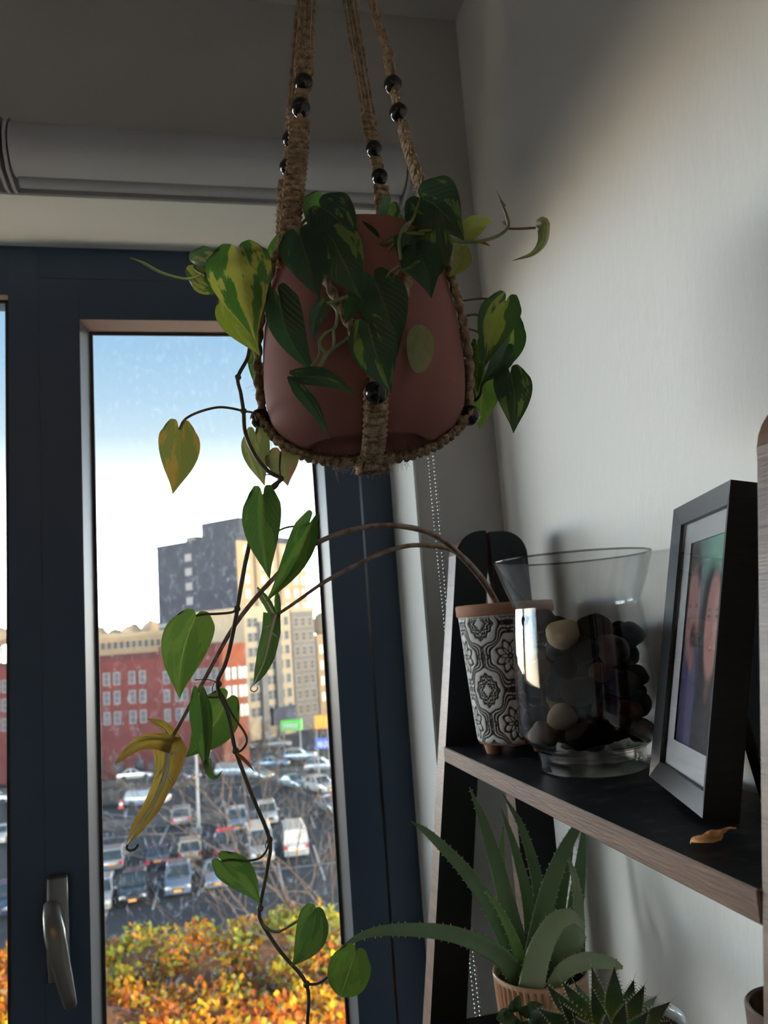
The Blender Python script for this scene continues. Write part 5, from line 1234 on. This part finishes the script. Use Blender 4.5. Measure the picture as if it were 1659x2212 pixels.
def car(px, py, yaw, typ, col, label, extra=None, plate='plate'):
    """px,py: pixel of the ground under the car's centre of its near end; yaw 0 = nose towards us (-y)"""
    T = TYPES[typ]; g = PZ(px, py, ZG); L, W, H, be = T['L'], T['W'], T['H'], T['belt']; hw = W/2
    r = empty('van' if typ in ('van','minivan') else 'pickup_truck' if typ == 'pickup' else 'car', (0,0,0), label, 'van' if typ in ('van','minivan') else 'car', 'cars in the parking lot')
    fwd = V((math.sin(yaw), -math.cos(yaw), 0)); near = 1 if fwd.y < 0 else -1
    if abs(fwd.y) < 0.5: c = g+V((0, W/2, 0))
    else: c = g+V((0, L/2, 0))
    r.location = (c.x, c.y, ZG); r.rotation_euler = (0, 0, yaw)
    pm = PAINT[col]
    # local: nose at -y. body loft sections (y, zlow, ztop, half width low, half width top)
    S = [(-L/2,0.42,T['hood'][0]-0.22,hw*0.80,hw*0.74),(-L/2+0.10,0.26,T['hood'][0]-0.08,hw*0.93,hw*0.86),(-L/2+0.45,0.22,T['hood'][0],hw,hw*0.92),(T['cab'][0]-0.1,0.22,T['hood'][1],hw,hw*0.95),(T['cab'][0]+0.5,0.22,be+0.04,hw,hw*0.96),(L/2-0.45,0.24,be+0.04,hw,hw*0.95),(L/2-0.08,0.30,be-0.02,hw*0.96,hw*0.90),(L/2,0.45,be-0.14,hw*0.86,hw*0.84)]
    vs_ = []
    for (y, zl, zt_, wl_, wt) in S:
        zm = zl+(zt_-zl)*0.55
        vs_ += [(-wl_*0.94,y,zl),(wl_*0.94,y,zl),(wl_,y,zl+0.12),(wl_*1.0,y,zm),(wt,y,zt_-0.03),(wt*0.9,y,zt_),(-wt*0.9,y,zt_),(-wt,y,zt_-0.03),(-wl_,y,zm),(-wl_,y,zl+0.12)]
    n = 10; F = [tuple(range(n)), tuple(reversed(range((len(S)-1)*n, len(S)*n)))]
    for i in range(len(S)-1):
        for k in range(n): F.append((i*n+k, (i+1)*n+k, (i+1)*n+(k+1) % n, i*n+(k+1) % n))
    b = MB(); b.add(vs_, F); o = b.build('body', pm, r, smooth='auto'); recalc(o)
    # cabin: dark glasshouse, body-coloured roof and pillars
    y0, y1 = T['cab']; rk0, rk1 = T['rake']; bw, tw = hw*0.93, hw*0.80; zb2 = be; zt2 = H-0.06
    cb = [(-bw,y0,zb2),(bw,y0,zb2),(bw,y1,zb2),(-bw,y1,zb2)]; ct = [(-tw,y0+rk0,zt2),(tw,y0+rk0,zt2),(tw,y1-rk1,zt2),(-tw,y1-rk1,zt2)]
    b = MB(); b.add(cb+ct, [(0,1,5,4),(1,2,6,5),(2,3,7,6),(3,0,4,7),(4,5,6,7)]); recalc(b.build('windows', M['cglass'], r))
    b = MB(); e = 0.05
    b.add([(x*1.04,y-(e if i<2 else -e),z-0.02) for i,(x,y,z) in enumerate(ct)]+[(x*0.9,y+(0.12 if i<2 else -0.12),z+0.07) for i,(x,y,z) in enumerate(ct)], [(0,3,2,1),(4,5,6,7),(0,1,5,4),(1,2,6,5),(2,3,7,6),(3,0,4,7)])
    recalc(b.build('roof', pm, r))
    b = MB()
    for i in range(4): b.tube([cb[i], ct[i]], 0.06, 6)
    for sx in (-1,1):
        f = 0.52; b.tube([(sx*bw*1.0,y0+(y1-y0)*f,zb2),(sx*tw*1.0,y0+rk0+(y1-rk1-y0-rk0)*f,zt2)], 0.05, 6)
        if typ == 'van':
            b.add([(sx*bw*1.01,y0+1.5,zb2),(sx*bw*1.01,y1,zb2),(sx*tw*1.01,y1-rk1,zt2),(sx*tw*1.01,y0+rk0+1.1,zt2)], [(0,1,2,3)])
    if typ == 'van': b.add([(-bw,y1+0.01,zb2),(bw,y1+0.01,zb2),(tw,y1-rk1+0.01,zt2),(-tw,y1-rk1+0.01,zt2)], [(0,1,2,3)])
    b.build('pillars', pm, r)
    for sx in (-1,1):
        for yy in (-L/2+0.9, L/2-0.95):
            wb = MB(); wb.tube([(sx*(hw-0.20),yy,0.34),(sx*(hw+0.01),yy,0.34)], 0.34, 16); wb.build('wheel', M['tyre'], r, smooth='auto')
        hb = MB(); hb.box((sx*hw*0.72-0.2,-L/2+0.015,T['hood'][0]-0.36),(sx*hw*0.72+0.2,-L/2+0.16,T['hood'][0]-0.16), bev=0.03); hb.build('headlamp', M['hl'], r)
        tb = MB(); tb.box((sx*hw*0.80-0.13,L/2-0.10,be-0.42),(sx*hw*0.80+0.13,L/2+0.015,be-0.10), bev=0.02); tb.build('tail_lamp', M['tail'], r)
        mb_ = MB(); mb_.box((sx*(hw+0.12)-0.10,y0+0.35,be-0.02),(sx*(hw+0.12)+0.10,y0+0.5,be+0.15), bev=0.02); mb_.build('wing_mirror', pm, r)
    b = MB(); b.box((-hw*0.48,-L/2-0.01,0.52),(hw*0.48,-L/2+0.06,T['hood'][0]-0.22), bev=0.01); b.build('grille', M['trim'], r)
    b = MB(); b.box((-0.26,-L/2-0.035,0.42),(0.26,-L/2-0.012,0.58)); b.build('number_plate', M[plate], r)
    b = MB(); b.box((-0.26,L/2+0.005,0.62),(0.26,L/2+0.03,0.78)); b.build('number_plate', M[plate], r)
    if typ == 'pickup':
        b = MB(); b.box((-hw*0.85,y1+0.15,be-0.02),(hw*0.85,L/2-0.15,be+0.05)); b.build('cargo_bed', M['trim'], r)
    if extra == 'lightbar':
        b = MB(); b.box((-0.75,y0+rk0+0.1,H+0.0),(0.75,y0+rk0+0.5,H+0.16), bev=0.03); b.build('light_bar', M['tail'], r)
    if extra == 'slots':
        for k in range(7): MB().box((-0.47+k*0.135,-L/2-0.02,0.66),(-0.39+k*0.135,-L/2+0.01,T['hood'][0]-0.24)).build('grille_slot', M['hl'], r)
    return r
Pi = PI
for a in ((206,1978,0.03,'suv','silver','silver car parked nearest the lower left of the window'), (284,1962,0.03,'suv','black','black car facing the window in the front row'),
          (383,1941,0.02,'suv','slate','blue-grey off-roader with slotted grille in the front row','slots'), (470,1925,0.0,'sedan','skyblue','pale blue car behind the hanging leaf in the front row'),
          (240,1888,Pi,'suv','silver','silver estate seen from behind at the left of the second row'), (340,1880,Pi,'sedan','navy','dark blue car with a red tail lamp in the second row'),
          (411,1868,Pi,'suv','cream','cream car with sunlit rear in the second row'), (490,1862,Pi,'pickup','purple','dark truck with a red light bar','lightbar'),
          (568,1868,0.0,'van','white','white delivery van facing the window'), (642,1858,Pi,'van','white','white van seen from behind in the sun'),
          (391,1788,Pi,'suv','silver','silver hatchback alone in the middle row'), (514,1800,0.0,'suv','blue','blue-grey car facing the window in the middle row'), (581,1785,0.0,'suv','white','white car beside the blue one in the middle row'),
          (318,1742,1.25,'minivan','skyblue','light blue minivan by the black fence'), (292,1685,1.5,'sedan','white','white sedan with red tail lamps crossing the lot'),
          (250,1640,1.55,'sedan','navy','navy car on the street below the red building'), (408,1690,0.35,'suv','purple','dark violet car behind the drooping yellow leaf'),
          (508,1678,1.2,'minivan','skyblue','pale blue car beyond the lamp post'), (560,1688,0.6,'sedan','teal','greenish car behind the bare branches'),
          (590,1660,1.3,'sedan','blue','blue car in the far row under the green awning'), (650,1645,1.35,'suv','skyblue','pale blue car in the far row left of the blue sign'),
          (640,1708,0.5,'sedan','teal','teal car between the branches'), (700,1668,1.3,'suv','silver','silver car in the far row at the right frame edge'),
          (700,1718,0.4,'suv','white','white car in the branches at the right'), (722,1762,0.3,'sedan','silver','silver car cut off by the right window frame'),
          (520,1622,1.5,'sedan','white','white car on the far street left of the trees'), (600,1618,1.5,'suv','grey','grey car on the far street below the green awning'),
          (-14,1992,0.05,'suv','navy','dark car in the left window strip'), (-16,1830,0.05,'sedan','white','white car in the left window strip'), (-20,1740,1.5,'suv','skyblue','light blue car far off in the left window strip')):
    car(*a)
# ------------------------------------------------------------------ buildings
def bmat(n, c, c2, sc=0.6): return mat(n, c, 0.9, col2=c2, nscale=sc, spec=0.2)
M['brick'] = bmat('red_brick', (0.0882,0.0221,0.0206), (0.0706,0.0176,0.0176)); M['brick2'] = bmat('sunlit_orange_brick', (0.1840,0.0520,0.0260), (0.1520,0.0400,0.0200)); M['brickd'] = bmat('dark_cornice', (0.0588,0.0191,0.0191), (0.0470,0.0147,0.0162))  # brick2: sunlight put into a brighter, more orange copy of the red brick
M['slate'] = bmat('dark_and_shaded_panel', (0.0330,0.0375,0.0510), (0.0255,0.0300,0.0420), 0.3); M['cream'] = bmat('cream_facade', (0.2574,0.2106,0.1451), (0.2340,0.1872,0.1264)); M['creamd'] = bmat('brown_band', (0.0960,0.0760,0.0600), (0.0800,0.0640,0.0520))
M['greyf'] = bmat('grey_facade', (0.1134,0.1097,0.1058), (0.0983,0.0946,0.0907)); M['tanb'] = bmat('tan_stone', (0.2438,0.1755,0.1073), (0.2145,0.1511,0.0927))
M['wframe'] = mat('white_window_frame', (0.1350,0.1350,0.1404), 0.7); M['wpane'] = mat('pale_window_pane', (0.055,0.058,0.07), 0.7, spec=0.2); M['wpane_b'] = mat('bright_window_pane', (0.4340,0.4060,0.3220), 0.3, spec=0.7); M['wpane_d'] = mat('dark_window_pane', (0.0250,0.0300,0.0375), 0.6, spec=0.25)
WMESH = {}
def window_mesh(w, h, frame, pane, key):
    k = (round(w,2), round(h,2), key)
    if k not in WMESH:
        t = 0.12*min(w,1.2); b = MB()
        for a, c in (((-w/2,-0.08,0),(-w/2+t,0.04,h)), ((w/2-t,-0.08,0),(w/2,0.04,h)), ((-w/2+t,-0.08,h-t),(w/2-t,0.04,h)), ((-w/2+t,-0.10,0),(w/2-t,0.04,t)), ((-w/2+t,-0.06,h*0.5-t*0.3),(w/2-t,0.03,h*0.5+t*0.3))): b.box(a, c, 0)
        b.add([(-w/2+t,-0.02,t),(w/2-t,-0.02,t),(w/2-t,-0.02,h-t),(-w/2+t,-0.02,h-t)], [(0,1,2,3)], 1)
        me = bpy.data.meshes.new('window'); me.from_pydata(b.v, [], b.f); me.materials.append(frame); me.materials.append(pane); me.polygons.foreach_set('material_index', b.mi); WMESH[k] = me
    return WMESH[k]
def building(name, p0, p1, depth, z1, m, label, cornice=None, roofm=None):
    """p0,p1 ground points of the visible facade (left, right as seen); local x along the facade, y into the building"""
    u = (p1-p0); u.z = 0; Lx = u.length; u.normalize(); n = V((-u.y, u.x, 0)); H = z1-ZG
    r = empty(name, (p0.x,p0.y,ZG), label, 'building'); r.rotation_euler = (0,0,math.atan2(u.y,u.x))
    MB().box((0,0,0),(Lx,depth,H)).build('walls', m, r)
    pr = MB()
    for a, b in (((-0.1,-0.1,H),(Lx+.1,0.35,H+0.8)), ((-0.1,depth-.35,H),(Lx+.1,depth+.1,H+0.8)), ((-0.1,0.35,H),(0.35,depth-.35,H+0.8)), ((Lx-.35,0.35,H),(Lx+.1,depth-.35,H+0.8))): pr.box(a, b)
    pr.build('parapet', cornice or m, r)
    return r, Lx, H
def wins(r, xs, zs, w, h, pane='wpane', frame='wframe', side=None, Lx=0):
    me = window_mesh(w, h, M[frame], M[pane], frame+pane)
    for x in xs:
        for z in zs:
            o = bpy.data.objects.new('window', me); COL.objects.link(o); o.parent = r
            if side is None: o.location = (x, 0, z)
            elif side == 'left': o.location = (0, x, z); o.rotation_euler = (0,0,-PI/2)
            else: o.location = (Lx, x, z); o.rotation_euler = (0,0,PI/2)
D1 = 107.5
def rowz(px, pys, d, off=0): return [HZt(px, py, d)-ZG for py in pys]
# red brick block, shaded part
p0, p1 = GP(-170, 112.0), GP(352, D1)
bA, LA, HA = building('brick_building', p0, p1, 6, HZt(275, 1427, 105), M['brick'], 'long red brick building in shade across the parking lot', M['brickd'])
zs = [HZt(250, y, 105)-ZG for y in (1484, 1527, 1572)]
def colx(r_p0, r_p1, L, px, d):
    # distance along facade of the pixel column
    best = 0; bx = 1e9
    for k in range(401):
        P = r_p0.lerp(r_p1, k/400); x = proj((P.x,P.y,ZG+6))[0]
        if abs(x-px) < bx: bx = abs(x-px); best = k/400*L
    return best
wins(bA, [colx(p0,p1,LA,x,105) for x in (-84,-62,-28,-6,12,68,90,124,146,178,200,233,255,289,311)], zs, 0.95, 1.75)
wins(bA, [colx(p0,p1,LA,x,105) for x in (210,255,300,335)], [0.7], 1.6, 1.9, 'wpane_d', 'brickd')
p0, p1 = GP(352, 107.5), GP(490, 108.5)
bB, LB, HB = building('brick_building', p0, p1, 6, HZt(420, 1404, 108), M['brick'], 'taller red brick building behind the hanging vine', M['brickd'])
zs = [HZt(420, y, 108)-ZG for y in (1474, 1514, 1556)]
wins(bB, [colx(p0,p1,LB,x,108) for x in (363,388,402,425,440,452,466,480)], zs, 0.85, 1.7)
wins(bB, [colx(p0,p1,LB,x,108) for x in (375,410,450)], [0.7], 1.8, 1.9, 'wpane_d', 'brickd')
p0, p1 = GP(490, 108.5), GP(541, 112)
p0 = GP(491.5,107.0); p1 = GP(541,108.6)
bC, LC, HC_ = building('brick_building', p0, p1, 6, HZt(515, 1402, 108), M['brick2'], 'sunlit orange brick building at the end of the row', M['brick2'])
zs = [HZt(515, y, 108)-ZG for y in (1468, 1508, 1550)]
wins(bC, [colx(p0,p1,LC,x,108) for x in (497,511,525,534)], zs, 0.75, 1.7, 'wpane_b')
# tower: shade and sunlight are put into the face colours, dark left, tan right
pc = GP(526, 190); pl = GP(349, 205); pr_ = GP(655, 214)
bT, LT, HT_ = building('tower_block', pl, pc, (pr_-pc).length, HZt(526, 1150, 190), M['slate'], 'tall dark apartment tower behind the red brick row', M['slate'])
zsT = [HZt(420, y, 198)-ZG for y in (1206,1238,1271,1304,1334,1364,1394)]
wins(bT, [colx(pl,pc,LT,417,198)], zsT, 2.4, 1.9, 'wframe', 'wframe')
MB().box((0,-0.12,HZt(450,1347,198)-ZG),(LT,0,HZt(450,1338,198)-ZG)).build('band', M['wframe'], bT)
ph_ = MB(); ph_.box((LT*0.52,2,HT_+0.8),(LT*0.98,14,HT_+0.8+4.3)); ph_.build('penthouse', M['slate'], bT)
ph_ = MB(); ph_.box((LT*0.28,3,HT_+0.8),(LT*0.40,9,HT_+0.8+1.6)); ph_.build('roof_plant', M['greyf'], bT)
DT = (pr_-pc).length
MB().box((LT,0.0,0),(LT+0.3,DT,HT_-1.0)).build('sunlit_face', M['tanb'], bT)
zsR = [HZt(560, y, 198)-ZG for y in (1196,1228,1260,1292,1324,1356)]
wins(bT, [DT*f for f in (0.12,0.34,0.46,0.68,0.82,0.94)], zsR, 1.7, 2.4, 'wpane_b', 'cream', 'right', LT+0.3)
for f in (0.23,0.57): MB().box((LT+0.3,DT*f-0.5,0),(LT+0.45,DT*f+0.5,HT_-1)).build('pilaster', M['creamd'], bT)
# cream block in front of it
p0, p1 = GP(540, 138), GP(640, 146)
bD, LD, HD = building('cream_building', p0, p1, 18, HZt(590, 1316, 142), M['cream'], 'cream mid-rise building with a grid of windows beside the tower', M['cream'])
zsD = [HZt(590, y, 142)-ZG for y in (1352,1384,1416,1448,1480,1512,1544)]
wins(bD, [LD*f for f in (0.10,0.22,0.46,0.58,0.74,0.90)], zsD, 1.1, 1.7, 'wpane_d', 'wframe')
for f in (0.34,0.66): MB().box((LD*f-0.7,-0.5,0),(LD*f+0.7,0,HD-2)).build('bay', M['greyf'], bD)
MB().box((LD*0.45,-0.9,2.0),(LD*0.95,0,5.0)).build('shop_front', M['slate'], bD)
p0, p1 = GP(642, 147.5), GP(692, 151)
bE, LE, HE = building('cream_building', p0, p1, 18, HZt(665, 1318, 147), M['greyf'], 'grey-and-cream building right of the cream mid-rise', M['cream'])
wins(bE, [LE*f for f in (0.2,0.5,0.8)], [HZt(665, y, 147)-ZG for y in (1352,1384,1416,1448,1480,1512,1544)], 1.3, 1.8, 'wpane', 'cream')
p0, p1 = GP(694, 166), GP(800, 176)
bF, LFc, HF = building('tan_building', p0, p1, 18, HZt(710, 1378, 168), M['tanb'], 'low tan building lit by the sun at the right window edge', M['tanb'])
wins(bF, [LFc*f for f in (0.08,0.2,0.32,0.5)], [HZt(710, y, 168)-ZG for y in (1412,1446,1480,1514)], 1.4, 2.0, 'wpane_b', 'cream')
p0, p1 = GP(60, 150), GP(360, 156)
bG, LG, HG = building('low_building', p0, p1, 20, HZt(250, 1376, 152), M['tanb'], 'long low beige building seen over the red brick roof', M['cream'])
wins(bG, [LG*(0.04+0.046*k) for k in range(21)], [HZt(250, y, 152)-ZG for y in (1402,)], 0.9, 1.4, 'wpane_d', 'cream')
# ------------------------------------------------------------------ street furniture
M['pole'] = mat('galvanised_pole', (0.2100,0.2200,0.2300), 0.5, metal=0.4)
M['cone'] = mat('orange_cone_plastic', (0.4500,0.0600,0.0240), 0.5); M['coneband'] = mat('white_cone_band', (0.75,0.75,0.72), 0.5)
M['green'] = mat('green_awning', (0.0840,0.4620,0.0504), 0.6); M['orange'] = mat('orange_canopy', (0.7920,0.2992,0.0264), 0.6); M['bluesign'] = mat('blue_sign', (0.0252,0.1092,0.5208), 0.5); M['white'] = mat('white_letter', (0.4500,0.4620,0.4800), 0.6)
g = GP(430, 74); lpst = empty('street_lamp', g, 'grey lamp post at the edge of the parking lot', 'lamp post')
MB().tube([(0,0,0),(0,0,7.2)], [0.16,0.10], 10).build('pole', M['pole'], lpst, smooth='auto'); MB().box((-0.25,-0.25,0),(0.25,0.25,0.6), bev=0.05).build('base', M['pole'], lpst)
MB().tube([(0,0,7.1),(0.5,-0.5,7.5),(1.1,-1.0,7.55)], 0.06, 8).build('arm', M['pole'], lpst); MB().box((0.9,-1.35,7.45),(1.4,-0.85,7.6), bev=0.04).build('lamp_head', M['pole'], lpst)
g = PZ(262, 1746, ZG); cn = empty('traffic_cone', g, 'orange traffic cone beside the blue minivan', 'cone')
MB().lathe([(0.30,0.04),(0.10,0.9),(0.0,0.92)], 16).build('cone_body', M['cone'], cn, smooth='auto'); MB().box((-0.36,-0.36,0),(0.36,0.36,0.04)).build('base', M['cone'], cn); MB().lathe([(0.235,0.38),(0.19,0.58)], 16).build('band', M['coneband'], cn)
fa, fb = PZ(178,1752,ZG), PZ(268,1738,ZG); fn = empty('iron_fence', fa, 'black iron fence at the left edge of the parking lot', 'fence'); fd = fb-fa; M['iron'] = mat('black_iron', (0.015,0.016,0.018), 0.6)
for k in range(19): MB().tube([fd*(k/18), fd*(k/18)+V((0,0,2.0))], 0.035, 5).build('paling', M['iron'], fn)
for z in (0.3, 1.8): MB().tube([V((0,0,z)), fd+V((0,0,z))], 0.04, 5).build('rail', M['iron'], fn)
MB().add
hd = MB(); hd.box((fd.x*0.0,0.8,0),(fd.x*0.95,2.4,1.9), bev=0.2); hdg = tag(hd.build('dumpster', M['trim'], loc=fa), 'dark container behind the iron fence', 'container')
def signboard(px, py0, py1, d, w, m, label, cat, letters=False, legs=True, dep=0.5):
    z0, z1 = HZt(px,py1,d), HZt(px,py0,d); g = GP(px, d); r = empty(cat.replace(' ','_'), g, label, cat); r.rotation_euler = (0,0,-_y)
    MB().box((-w/2,-dep/2,z0-ZG),(w/2,dep/2,z1-ZG), bev=0.04).build('panel', M[m], r)
    if legs:
        for sx in (-0.4,0.4): MB().tube([(sx*w,0,0),(sx*w,0,z0-ZG+0.1)], 0.08, 8).build('post', M['pole'], r)
    if letters:
        for k in range(6): MB().box((-w*0.36+k*w*0.12,-dep/2-0.03,(z0+z1)/2-ZG-0.35-0.1*(k % 2)),(-w*0.29+k*w*0.12,-dep/2+0.01,(z0+z1)/2-ZG+0.25)).build('lettering', M['white'], r)
    return r
signboard(634, 1556, 1578, 112, 2.9, 'green', 'bright green shop awning across the street', 'awning', True, True, 1.5)
signboard(700, 1546, 1574, 108, 1.9, 'orange', 'bright orange canopy near the right frame edge', 'canopy', False, True, 1.5)
signboard(706, 1596, 1618, 92, 2.0, 'bluesign', 'blue sign board with white lettering at the right', 'sign', True)
# ------------------------------------------------------------------ trees
M['bark'] = mat('bare_bark', (0.052,0.038,0.030), 0.9, spec=0.1, col2=(0.075,0.058,0.048), nscale=3)
def grow(mb, p, d, L, r, lev, rg, spread, tw=None):
    pts = [p]; dd = d.copy(); n_ = 5
    for i in range(n_):
        dd = (dd+V((rg.gauss(0,.12), rg.gauss(0,.12), rg.gauss(0.03,.10)))).normalized(); pts.append(pts[-1]+dd*L/n_)
    mb.tube(pts, [r*(1-0.5*i/n_) for i in range(n_+1)], 5 if lev > 1 else 4, cap=False)
    if lev <= 0: return
    nb = rg.choice((3,4)) if lev > 1 else 2
    for k in range(nb):
        f = rg.uniform(0.4, 1.0); i0 = min(int(f*n_), n_-1); q = pts[i0].lerp(pts[i0+1], f*n_-i0)
        ax = V((rg.gauss(0,1), rg.gauss(0,1), rg.gauss(0,.6))); ax = (ax-dd*ax.dot(dd)).normalized()
        nd = (dd*math.cos(spread)+ax*math.sin(spread)*rg.uniform(.7,1.2)+V((0,0,0.06))).normalized()
        grow(mb, q, nd, L*rg.uniform(.58,.78), r*rg.uniform(.45,.6), lev-1, rg, spread)
def bare_tree(px, d, h, seed, label, lean=(0,0)):
    rg = random.Random(seed); g = GP(px, d); r = empty('bare_tree', g, label, 'tree', 'bare winter trees')
    tr = MB(); tr.tube(smooth_path([V((0,0,0)), V((lean[0]*.2,lean[1]*.2,h*.25)), V((lean[0]*.5,lean[1]*.5,h*.48))], 4), [0.24*h/14*(1-0.06*i) for i in range(9)], 10); tr.build('trunk', M['bark'], r, smooth=True)
    br = MB(); top = V((lean[0]*.5,lean[1]*.5,h*.46))
    for k in range(6):
        a = 2*PI*k/6+rg.uniform(-.4,.4); grow(br, top-V((0,0,rg.uniform(0,h*.12))), V((math.cos(a)*.7,math.sin(a)*.7,0.85)).normalized(), h*rg.uniform(.26,.34), 0.062*h/14, 4, rg, 0.62)
    tag(br.build('branches', M['bark'], r), kind='stuff'); return r
bare_tree(790, 27, 14.2, 4, 'leafless tree with tangled branches near the right window frame', (-1.6,0))
bare_tree(600, 92, 9.0, 9, 'small leafless street tree in front of the cream building'); bare_tree(560, 97, 8.5, 12, 'second small leafless street tree by the orange building'); bare_tree(250, 103, 4.0, 15, 'low leafless tree in front of the red facade')
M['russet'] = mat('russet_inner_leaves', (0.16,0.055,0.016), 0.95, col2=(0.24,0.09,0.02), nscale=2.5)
LEAFC = np.array([[0.62,0.22,0.010],[0.72,0.33,0.012],[0.48,0.12,0.010],[0.30,0.075,0.014],[0.66,0.42,0.02],[0.38,0.34,0.03],[0.20,0.22,0.03]])
m, nt, bb = nmat('autumn_leaf'); a_n = nt.nodes.new('ShaderNodeAttribute'); a_n.attribute_name = 'Col'; nt.links.new(a_n.outputs['Color'], bb.inputs['Base Color']); bb.inputs['Roughness'].default_value = 0.8; sock(bb, 'Specular IOR Level', 0.05)
tl = nt.nodes.new('ShaderNodeBsdfTranslucent'); nt.links.new(a_n.outputs['Color'], tl.inputs[0]); ms = nt.nodes.new('ShaderNodeMixShader'); ms.inputs[0].default_value = 0.35
nt.links.new(bb.outputs[0], ms.inputs[1]); nt.links.new(tl.outputs[0], ms.inputs[2]); nt.links.new(ms.outputs[0], [n for n in nt.nodes if n.type == 'OUTPUT_MATERIAL'][0].inputs[0]); M['autumn'] = m
def autumn_tree(c, rx, ry, rz, n, seed, label, green=0.15):
    rg = np.random.RandomState(seed); r = empty('autumn_tree', (c[0],c[1],ZG), label, 'tree', 'autumn trees below the window')
    MB().tube([(0,0,0),(0.1,0,c[2]-ZG-rz*0.3)], [0.25,0.15], 8).build('trunk', M['bark'], r)
    bl = []       # clumps
    for k in range(46):
        v = rg.normal(size=3); v /= np.linalg.norm(v); v[2] = abs(v[2])*1.0-0.15; bl.append((v*np.array([rx,ry,rz])*rg.uniform(.70,1.0), rg.uniform(.5,1.0), rg.randint(0,5)))
    V3 = []; C3 = []
    for i in range(n):
        bc, br, ci = bl[rg.randint(len(bl))]; v = rg.normal(size=3); v /= np.linalg.norm(v)
        p = bc+v*br*rg.uniform(.6,1.05); p[2] += c[2]-ZG
        s = rg.uniform(.085,.165); a = rg.normal(size=3); a /= np.linalg.norm(a); b_ = np.cross(a, v+0.01); b_ /= np.linalg.norm(b_)+1e-9
        q = np.array([p-a*s, p+b_*s*.6, p+a*s, p-b_*s*.6]); V3.append(q)
        hgt = (p[2]-(c[2]-ZG))/rz
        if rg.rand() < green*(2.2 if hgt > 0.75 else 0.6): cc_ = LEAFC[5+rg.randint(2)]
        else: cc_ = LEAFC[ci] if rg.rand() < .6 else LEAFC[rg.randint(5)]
        C3.append(np.repeat((cc_*rg.uniform(.75,1.2))[None], 4, 0))
    V3 = np.concatenate(V3); C3 = np.concatenate(C3); me = bpy.data.meshes.new('foliage'); me.from_pydata(V3.tolist(), [], [(4*i,4*i+1,4*i+2,4*i+3) for i in range(n)]); me.materials.append(M['autumn'])
    o = bpy.data.objects.new('foliage', me); COL.objects.link(o); o.parent = r; set_col(o, C3); o['kind'] = 'stuff'
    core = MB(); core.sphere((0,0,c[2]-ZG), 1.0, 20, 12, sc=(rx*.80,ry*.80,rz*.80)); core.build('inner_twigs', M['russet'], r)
    return r
zc0 = lambda px, py, d: HZt(px, py, d)
for k, (px, py, d, rx, ry, rz, n, gr, lab) in enumerate(((120,2215,27,3.4,2.6,2.6,14000,.12,'orange autumn tree at the lower left behind the window handle'), (300,2185,27.5,3.0,2.4,2.5,14000,.30,'yellow-topped autumn tree below the black parked car'),
        (470,2190,27,3.0,2.4,2.7,14000,.16,'orange autumn tree below the hanging vine'), (640,2160,27,3.0,2.4,2.9,14000,.40,'greenish yellow autumn tree below the vans'), (800,2190,26,2.8,2.4,2.8,11000,.2,'orange autumn tree at the right window frame'),
        (210,2330,23,3.4,2.4,2.2,13000,.05,'nearest rust-orange tree at the lower left'), (430,2330,23,3.2,2.4,2.2,13000,.08,'nearest rust-orange tree at the lower middle'), (650,2330,23,3.2,2.4,2.3,13000,.08,'nearest rust-orange tree at the lower right'), (-40,2240,27,2.8,2.4,2.6,8000,.2,'orange autumn tree in the left window strip'))):
    P = PD(px, py, d); autumn_tree((P.x,P.y,P.z), rx, ry, rz, n, 30+k, lab, gr)
M['farleaf'] = mat('far_treeline_hazed', (0.3000,0.2250,0.1500), 0.95, col2=(0.4200,0.2850,0.1800), nscale=1.5)  # crowns lightened to beige: distance haze put into the colour
for k, (px, py, d, r_) in enumerate(((212,1374,226,2.6),(250,1376,236,2.4),(286,1370,226,2.9),(328,1364,236,3.2),(188,1380,238,2.2),(358,1370,226,2.4),(704,1352,232,4.0),(742,1352,246,4.0),(2,1376,226,2.6),(-34,1376,236,2.6))):
    b = MB(); b.sphere((0,0,0), r_, 18, 12); b.v = [tuple(Vector(p)*(1+0.28*mnoise.noise(Vector(p)*0.9+V((k*7,0,0))))) for p in b.v]; g = PD(px,py,d)
    r = empty('distant_tree', (g.x,g.y,ZG), ('russet distant tree on the skyline left of the tower' if px < 500 else 'distant tree on the skyline right of the cream block'), 'tree', 'distant skyline trees left of the tower' if px < 500 else 'distant skyline trees right of the cream block')
    o = b.build('crown', M['farleaf'], r, smooth=True, loc=(0,0,g.z-ZG)); MB().tube([(0,0,0),(0,0,g.z-ZG)], 0.4, 8).build('trunk', M['bark'], r)
ca, cb_ = PD(120,2122,25.0), PD(620,1992,30.0)
tag(MB().tube([ca+(cb_-ca)*(k/12)-V((0,0,0.25*math.sin(PI*k/12))) for k in range(-6,19)], 0.02, 5).build('overhead_cable', M['pole']), 'thin overhead cable crossing above the autumn trees', 'cable')
